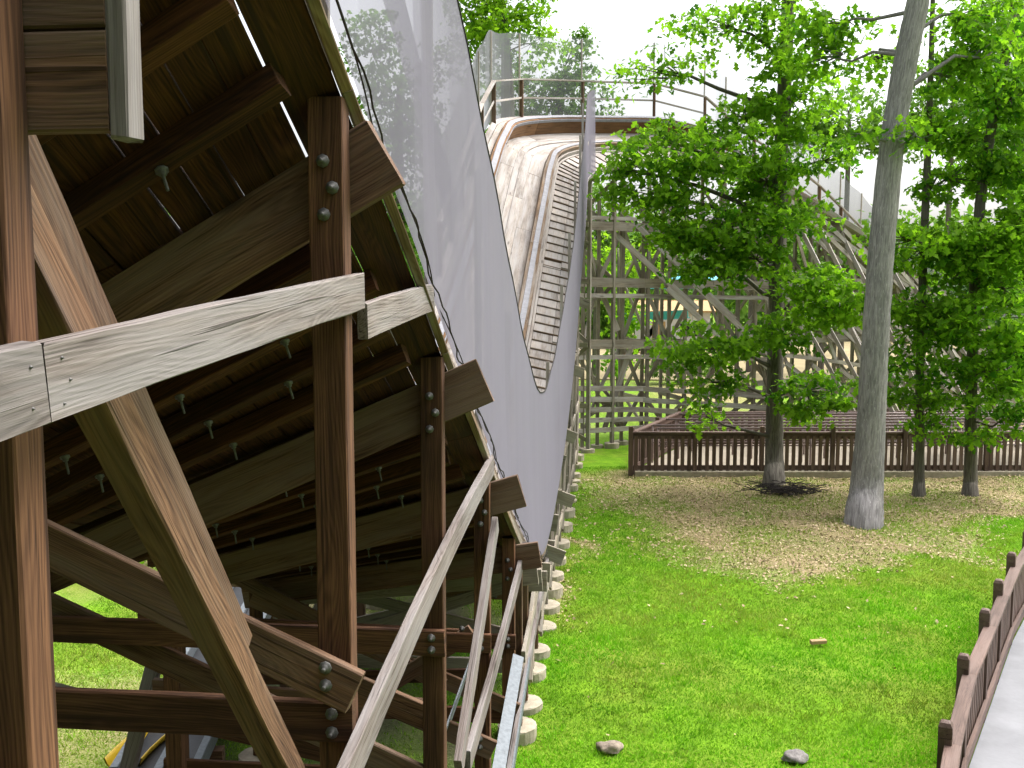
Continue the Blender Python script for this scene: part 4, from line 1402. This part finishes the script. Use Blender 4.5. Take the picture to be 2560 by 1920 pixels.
# far wood, one mass, with unseen clumps behind the camera added for shade
wp, wt = [], []
for k in range(400):
    az = rng.uniform(-48, 52) if k < 240 else rng.uniform(95, 275)
    D = rng.uniform(82, 118) if k < 240 else rng.uniform(13, 26)
    x, y = D * math.sin(math.radians(az)), D * math.cos(math.radians(az))
    if k < 240:
        x, y = D * math.tan(math.radians(az)), D
    hgt = rng.uniform(7.5, 12.5) if k < 240 else rng.uniform(11, 17)
    p, t_, _ = spray_points((x, y, hgt * 0.48), (rng.uniform(2.6, 4.2), 2.5, hgt * 0.55), 420, sub=26, thick=0.5, rad=1.7)
    wp.append(p)
    wt.append(np.clip(t_ + rng.uniform(-0.2, 0.2), 0, 1))
wo_ = leaves("far_wood_and_shade_clumps", np.concatenate(wp), 0.75, np.concatenate(wt), M['leaf_far'], None, False, 0.8)
wo_['kind'] = 'stuff'

# ------------------------------------------------------------------ grass, litter and small ground things


def in_view(x, y):
    u = x / y
    return (u > -0.56) & (u < 0.56)


n_ = 620000
gx = nr.uniform(-6, 12, n_)
gy = 6.5 + (24.5 - 6.5) * nr.uniform(0, 1, n_) ** 1.35
lm = litter_shade_mask(gx, gy)
gm = np.clip(gravel_and_bounce_mask(gx, gy), 0, 1)
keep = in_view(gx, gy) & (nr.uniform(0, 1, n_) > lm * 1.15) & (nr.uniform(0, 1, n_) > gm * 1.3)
rfx = np.interp(gy, [p[1] for p in RF], [p[0] for p in RF])
keep &= ~((gx > rfx + 0.02) & (gy < 14.2) & (gx - rfx < 8))
keep &= ~((gx > 2.9) & (gy > 23.05))
keep &= ~((gx > 2.2) & (gx < 3) & (gy > 26))
gx, gy = gx[keep], gy[keep]
n_ = len(gx)
patch = 0.5 + 0.5 * np.sin(gx * 1.3 + 0.8 * np.sin(gy * 0.9)) * np.sin(gy * 1.1 + 0.7 * np.sin(gx * 1.7))
patch2 = 0.5 + 0.5 * np.sin(gx * 4.3 + gy * 2.9) * np.sin(gy * 5.1 - gx * 1.9)
cl = vnoise(gx, gy, 5.5, 7) * 0.6 + vnoise(gx, gy, 13, 8) * 0.4
patch = np.clip(1.5 * (0.5 * vnoise(gx, gy, 0.55, 9) + 0.5 * vnoise(gx, gy, 1.5, 10)) - 0.25, 0, 1)
hgt = (0.022 + 0.02 * patch + 0.085 * np.clip(cl - 0.45, 0, 1)) * nr.uniform(0.6, 1.35, n_)
az = nr.uniform(0, 2 * np.pi, n_)
ln = nr.uniform(0.2, 1.1, n_) * hgt
wd = nr.uniform(0.005, 0.010, n_)
bx, by = np.cos(az) * wd, np.sin(az) * wd
la = nr.uniform(0, 2 * np.pi, n_)
z0 = gz(gx, gy) - 0.005
V = np.empty((n_, 3, 3), dtype=np.float32)
V[:, 0] = np.stack([gx - bx, gy - by, z0], -1)
V[:, 1] = np.stack([gx + bx, gy + by, z0], -1)
V[:, 2] = np.stack([gx + np.cos(la) * ln, gy + np.sin(la) * ln, z0 + hgt], -1)
near_ = np.clip((10.2 - gy) / 1.5, 0, 1)
tint = np.clip(0.22 + 0.42 * patch + 0.15 * patch2 + 0.25 * near_ - 0.2 * np.clip((gy - 18) / 4, 0, 1) + nr.normal(0, 0.17, n_), 0, 1)
dry = np.clip(2.6 * (0.45 * vnoise(gx, gy, 0.6, 21) + 0.35 * vnoise(gx, gy, 1.7, 22) + 0.2 * vnoise(gx, gy, 6, 23)) - 0.95, 0, 1) * (1 - 0.8 * near_)
dry = np.clip(dry + 1.5 * litter_shade_mask(gx, gy), 0, 1) * nr.uniform(0.3, 1.0, n_)
me = fast_mesh("grass", V.reshape(-1, 3), np.arange(n_ * 3), np.full(n_, 3), M['grassblade'], np.repeat(tint, 3))
a_ = me.attributes.new("dry", 'FLOAT', 'POINT')
a_.data.foreach_set("value", np.repeat(dry, 3).astype(np.float32))
go = link("grass", me)
go['kind'] = 'stuff'

n_ = 120000
gx = nr.uniform(0.6, 12.5, n_)
gy = nr.uniform(12.5, 23.1, n_)
lm = litter_shade_mask(gx, gy)
keep = (nr.uniform(0, 1, n_) < lm * 0.42 + 0.002) & in_view(gx, gy)
gx, gy = gx[keep], gy[keep]
pts = np.stack([gx, gy, gz(gx, gy) + nr.uniform(0.005, 0.035, len(gx))], -1)
lo = leaves("leaf_litter", pts, 0.055, np.clip(nr.normal(0.56, 0.16, len(gx)), 0, 1), M['litter'], None, False, 0.35)
lo['kind'] = 'stuff'
# fallen leaves dotted over the grass
n_ = 80
gx = nr.uniform(0.2, 9, n_)
gy = nr.uniform(8.5, 17, n_)
rfx = np.interp(gy, [p[1] for p in RF], [p[0] for p in RF])
k_ = gx < rfx - 0.1
pts = np.stack([gx, gy, gz(gx, gy) + 0.05], -1)[k_]
fo = leaves("fallen_leaves", pts, 0.06, np.clip(nr.normal(0.45, 0.25, len(pts)), 0, 1), M['litter'], None, True, 0.3)
fo['kind'] = 'stuff'


def rock(name, label, cat, p, sx, sy, sz, mat, seed):
    import bmesh
    bm = bmesh.new()
    bmesh.ops.create_icosphere(bm, subdivisions=3, radius=1)
    r2 = random.Random(seed)
    ph = [r2.uniform(0, 6) for _ in range(6)]
    for v in bm.verts:
        c = v.co
        k = 1 + 0.13 * math.sin(c.x * 3 + ph[0]) * math.sin(c.y * 4 + ph[1]) + 0.09 * math.sin(c.z * 6 + ph[2] + c.x * 4) + 0.05 * math.sin(c.y * 11 + ph[3])
        v.co = Vector((c.x * sx * k, c.y * sy * k, max(-0.5 * sz, min(c.z, 0.72 + 0.1 * math.sin(c.x * 5))) * sz * k))
    me = bpy.data.meshes.new(name)
    bm.to_mesh(me)
    bm.free()
    me.materials.append(mat)
    me.polygons.foreach_set("use_smooth", [True] * len(me.polygons))
    o = link(name, me)
    o.location = p
    return tag(o, label, cat)


q = G(1524, 1880)
rock("tree_stump", "low flat-topped weathered stump in bright grass near the bottom edge", "stump", (q.x, q.y, 0.03), 0.13, 0.10, 0.085, M['stumpwood'], 3)
q = G(1987, 1900)
rock("half_buried_rock", "pale grey half-buried rock in the grass, bottom right of the lawn", "rock", (q.x, q.y, 0.02), 0.12, 0.10, 0.075, M['rock'], 8)
q = G(2046, 1615)
tag(beam("wood_offcut", (q.x - 0.1, q.y, 0.05), (q.x + 0.1, q.y + 0.02, 0.055), 0.07, 0.05, M['chip'], None), "small pale offcut of wood lying on the open lawn", "wood offcut")
# brush pile at the foot of the dark tree
q = G(1955, 1232)
parts = []
for k in range(150):
    a = rng.gauss(0.25, 0.5)
    L = rng.uniform(0.25, 0.75)
    c = Vector((q.x + rng.gauss(0.12, 0.36), q.y + rng.gauss(0.0, 0.18), 0.02 + abs(rng.gauss(0, 0.09))))
    d = Vector((math.cos(a), math.sin(a) * 0.6, rng.gauss(0, 0.18))) * L / 2
    m_ = Vector((rng.gauss(0, .03), rng.gauss(0, .03), rng.gauss(0, .03)))
    parts.append(tube_data([c - d, c + m_, c + d], [rng.uniform(0.006, 0.014), 0.008, 0.003], 4))
V, Gc, Fc = join_data(parts)
tag(link("brush_pile", mesh_from("brush_pile", V, Fc, M['twig'], Gc)), "heap of dark dead twigs against the foot of the dark tree", "brush pile")['kind'] = 'stuff'

# ------------------------------------------------------------------ ride trough under the track at lower left
tr = thing("ride_trough", "grey steel trough with black belts running on the ground under the track", "conveyor", None, (-3.0, 8.6, 0))
A, B = Vector((-3.05, 8.0, 0.32)), Vector((-3.75, 15.5, 0.42))
d = (B - A).normalized()
sdv = Vector((d.y, -d.x, 0))
for s, wdt, nm, mt, hh, dz in ((-0.34, 0.07, "side_rail", M['steel'], 0.16, 0.05), (0.34, 0.07, "side_rail", M['steel'], 0.16, 0.05), (0.0, 0.08, "centre_rail", M['steel'], 0.06, 0.02), (-0.17, 0.24, "belt", M['belt'], 0.03, 0), (0.17, 0.24, "belt", M['belt'], 0.03, 0)):
    beam(nm, A + sdv * s + Vector((0, 0, dz)), B + sdv * s + Vector((0, 0, dz)), wdt, hh, mt, tr)
for k in range(6):
    c = A + (B - A) * (k + 0.5) / 6
    beam("sleeper", c - sdv * 0.45 - Vector((0, 0, 0.2)), c + sdv * 0.45 - Vector((0, 0, 0.2)), 0.12, 0.3, M['brace'], tr)
yl_ = thing("yellow_chute", "yellow plastic chute lip curling out beside the grey steel trough", "slide", None, (-3.45, 8.5, 0))
pr = []
for k in range(9):
    th = math.radians(-80 + 160 * k / 8)
    pr.append((0.17 * math.sin(th), -0.17 * math.cos(th) + 0.34))
V, Fc = [], []
for i in range(7):
    y = 8.2 + 0.2 * i
    for a, b in pr:
        V.append((-3.40 + a + 0.03 * i * i * 0.3, y, b + 0.1))
    for a, b in pr:
        V.append((-3.40 + a * 0.93 + 0.03 * i * i * 0.3, y, (b - 0.34) * 0.93 + 0.34 + 0.1))
for i in range(6):
    for j in range(8):
        a = i * 18 + j
        Fc.append((a, a + 1, a + 19, a + 18))
        b = a + 9
        Fc.append((b, b + 18, b + 19, b + 1))
    for e in (0, 8):
        a = i * 18 + e
        Fc.append((a, a + 18, a + 27, a + 9) if e == 0 else (a, a + 9, a + 27, a + 18))
V = [Vector(v) - yl_.location for v in V]
link("chute", mesh_from("chute", V, Fc, M['yellow'], None, True), yl_)
beam("support", (-3.52, 8.3, 0.0), (-3.52, 8.3, 0.2), 0.2, 0.1, M['steel'], yl_)
beam("support", (-3.48, 9.2, 0.0), (-3.48, 9.2, 0.2), 0.2, 0.1, M['steel'], yl_)

# ------------------------------------------------------------------ water park glimpsed through the timbers


def parasol(px, py, D, r, mat, label):
    c = P(px, py, D)
    T = thing("parasol", label, "umbrella", "parasols in the water park", (c.x, c.y, 0))
    tube("pole", [(c.x, c.y, 0), (c.x, c.y, c.z)], 0.05, 8, M['white'], T)
    V, Fc = [(0, 0, c.z + 0.05)], []
    for j in range(16):
        th = math.pi * j / 8
        k = 1.0 if j % 2 == 0 else 0.96
        V.append((r * k * math.cos(th), r * k * math.sin(th), c.z - r * 0.42))
    for j in range(16):
        V.append((V[1 + j][0], V[1 + j][1], V[1 + j][2] - 0.18))
    for j in range(16):
        Fc.append((0, 1 + j, 1 + (j + 1) % 16))
        Fc.append((1 + j, 17 + j, 17 + (j + 1) % 16, 1 + (j + 1) % 16))
    link("canopy", mesh_from("canopy", V, Fc, mat), T)


parasol(1735, 668, 58, 2.6, M['tealcloth'], "aqua parasol glimpsed between the slanting timbers left of the dark trunk")
parasol(2010, 700, 66, 2.4, M['white'], "white parasol glimpsed right of the dark trunk")
fl = thing("water_flume", "long turquoise flume on tan supports seen through the timbers", "water slide", None, tuple(P(1640, 900, 56)))
fl.location.z = 0
a, b = P(1545, 795, 57), P(1720, 785, 55)
beam("flume_side", a, b, 0.1, 0.42, M['teal'], fl)
beam("flume_side", a + Vector((0.1, 1.2, 0)), b + Vector((0.1, 1.2, 0)), 0.1, 0.42, M['teal'], fl)
beam("flume_floor", a + Vector((0.05, 0.6, -0.24)), b + Vector((0.05, 0.6, -0.24)), 1.2, 0.06, M['tealcloth'], fl)
for k in range(4):
    c = a + (b - a) * (0.1 + 0.27 * k) + Vector((0.05, 0.6, 0))
    beam("support", Vector((c.x, c.y, 0)), Vector((c.x, c.y, c.z - 0.27)), 0.3, 0.3, M['tan'], fl)
bl = thing("pool_hut", "small white park hut with a tan roof behind the braces", "hut", None, tuple(P(1680, 780, 72)))
bl.location.z = 0
c = bl.location
for dx, dy, sx, sy in ((0, -1.5, 5.0, 0.15), (0, 1.5, 5.0, 0.15), (-2.43, 0, 0.15, 2.85), (2.43, 0, 0.15, 2.85)):
    box_obj("wall", (c.x + dx, c.y + dy, 1.4), sx, sy, 2.8, M['white'], bl)
box_obj("door", (c.x - 1.2, c.y - 1.6, 1.05), 0.95, 0.06, 2.1, M['tan'], bl)
box_obj("window", (c.x + 1.0, c.y - 1.6, 1.5), 1.3, 0.06, 0.9, M['belt'], bl)
for s in (-1, 1):
    beam("roof", Vector((c.x - 2.8, c.y + s * 1.0, 3.2)), Vector((c.x + 2.8, c.y + s * 1.0, 3.2)), 2.3, 0.12, M['tan'], bl, up=(0, s * 0.35, 1))
rb = thing("park_bench", "red park bench seen low between the posts of the turn", "bench", None, tuple(P(1592, 880, 60)))
rb.location.z = 0
c = rb.location
for k in range(3):
    box_obj("seat_slat", (c.x, c.y - 0.15 + 0.15 * k, 0.55), 1.9, 0.13, 0.05, M['red'], rb)
for k in range(3):
    box_obj("back_slat", (c.x, c.y + 0.28, 0.72 + 0.16 * k), 1.9, 0.05, 0.13, M['red'], rb)
for s in (-0.8, 0.8):
    box_obj("leg", (c.x + s, c.y - 0.1, 0.26), 0.08, 0.08, 0.52, M['red'], rb)
    box_obj("leg", (c.x + s, c.y + 0.34, 0.55), 0.08, 0.06, 1.1, M['red'], rb)
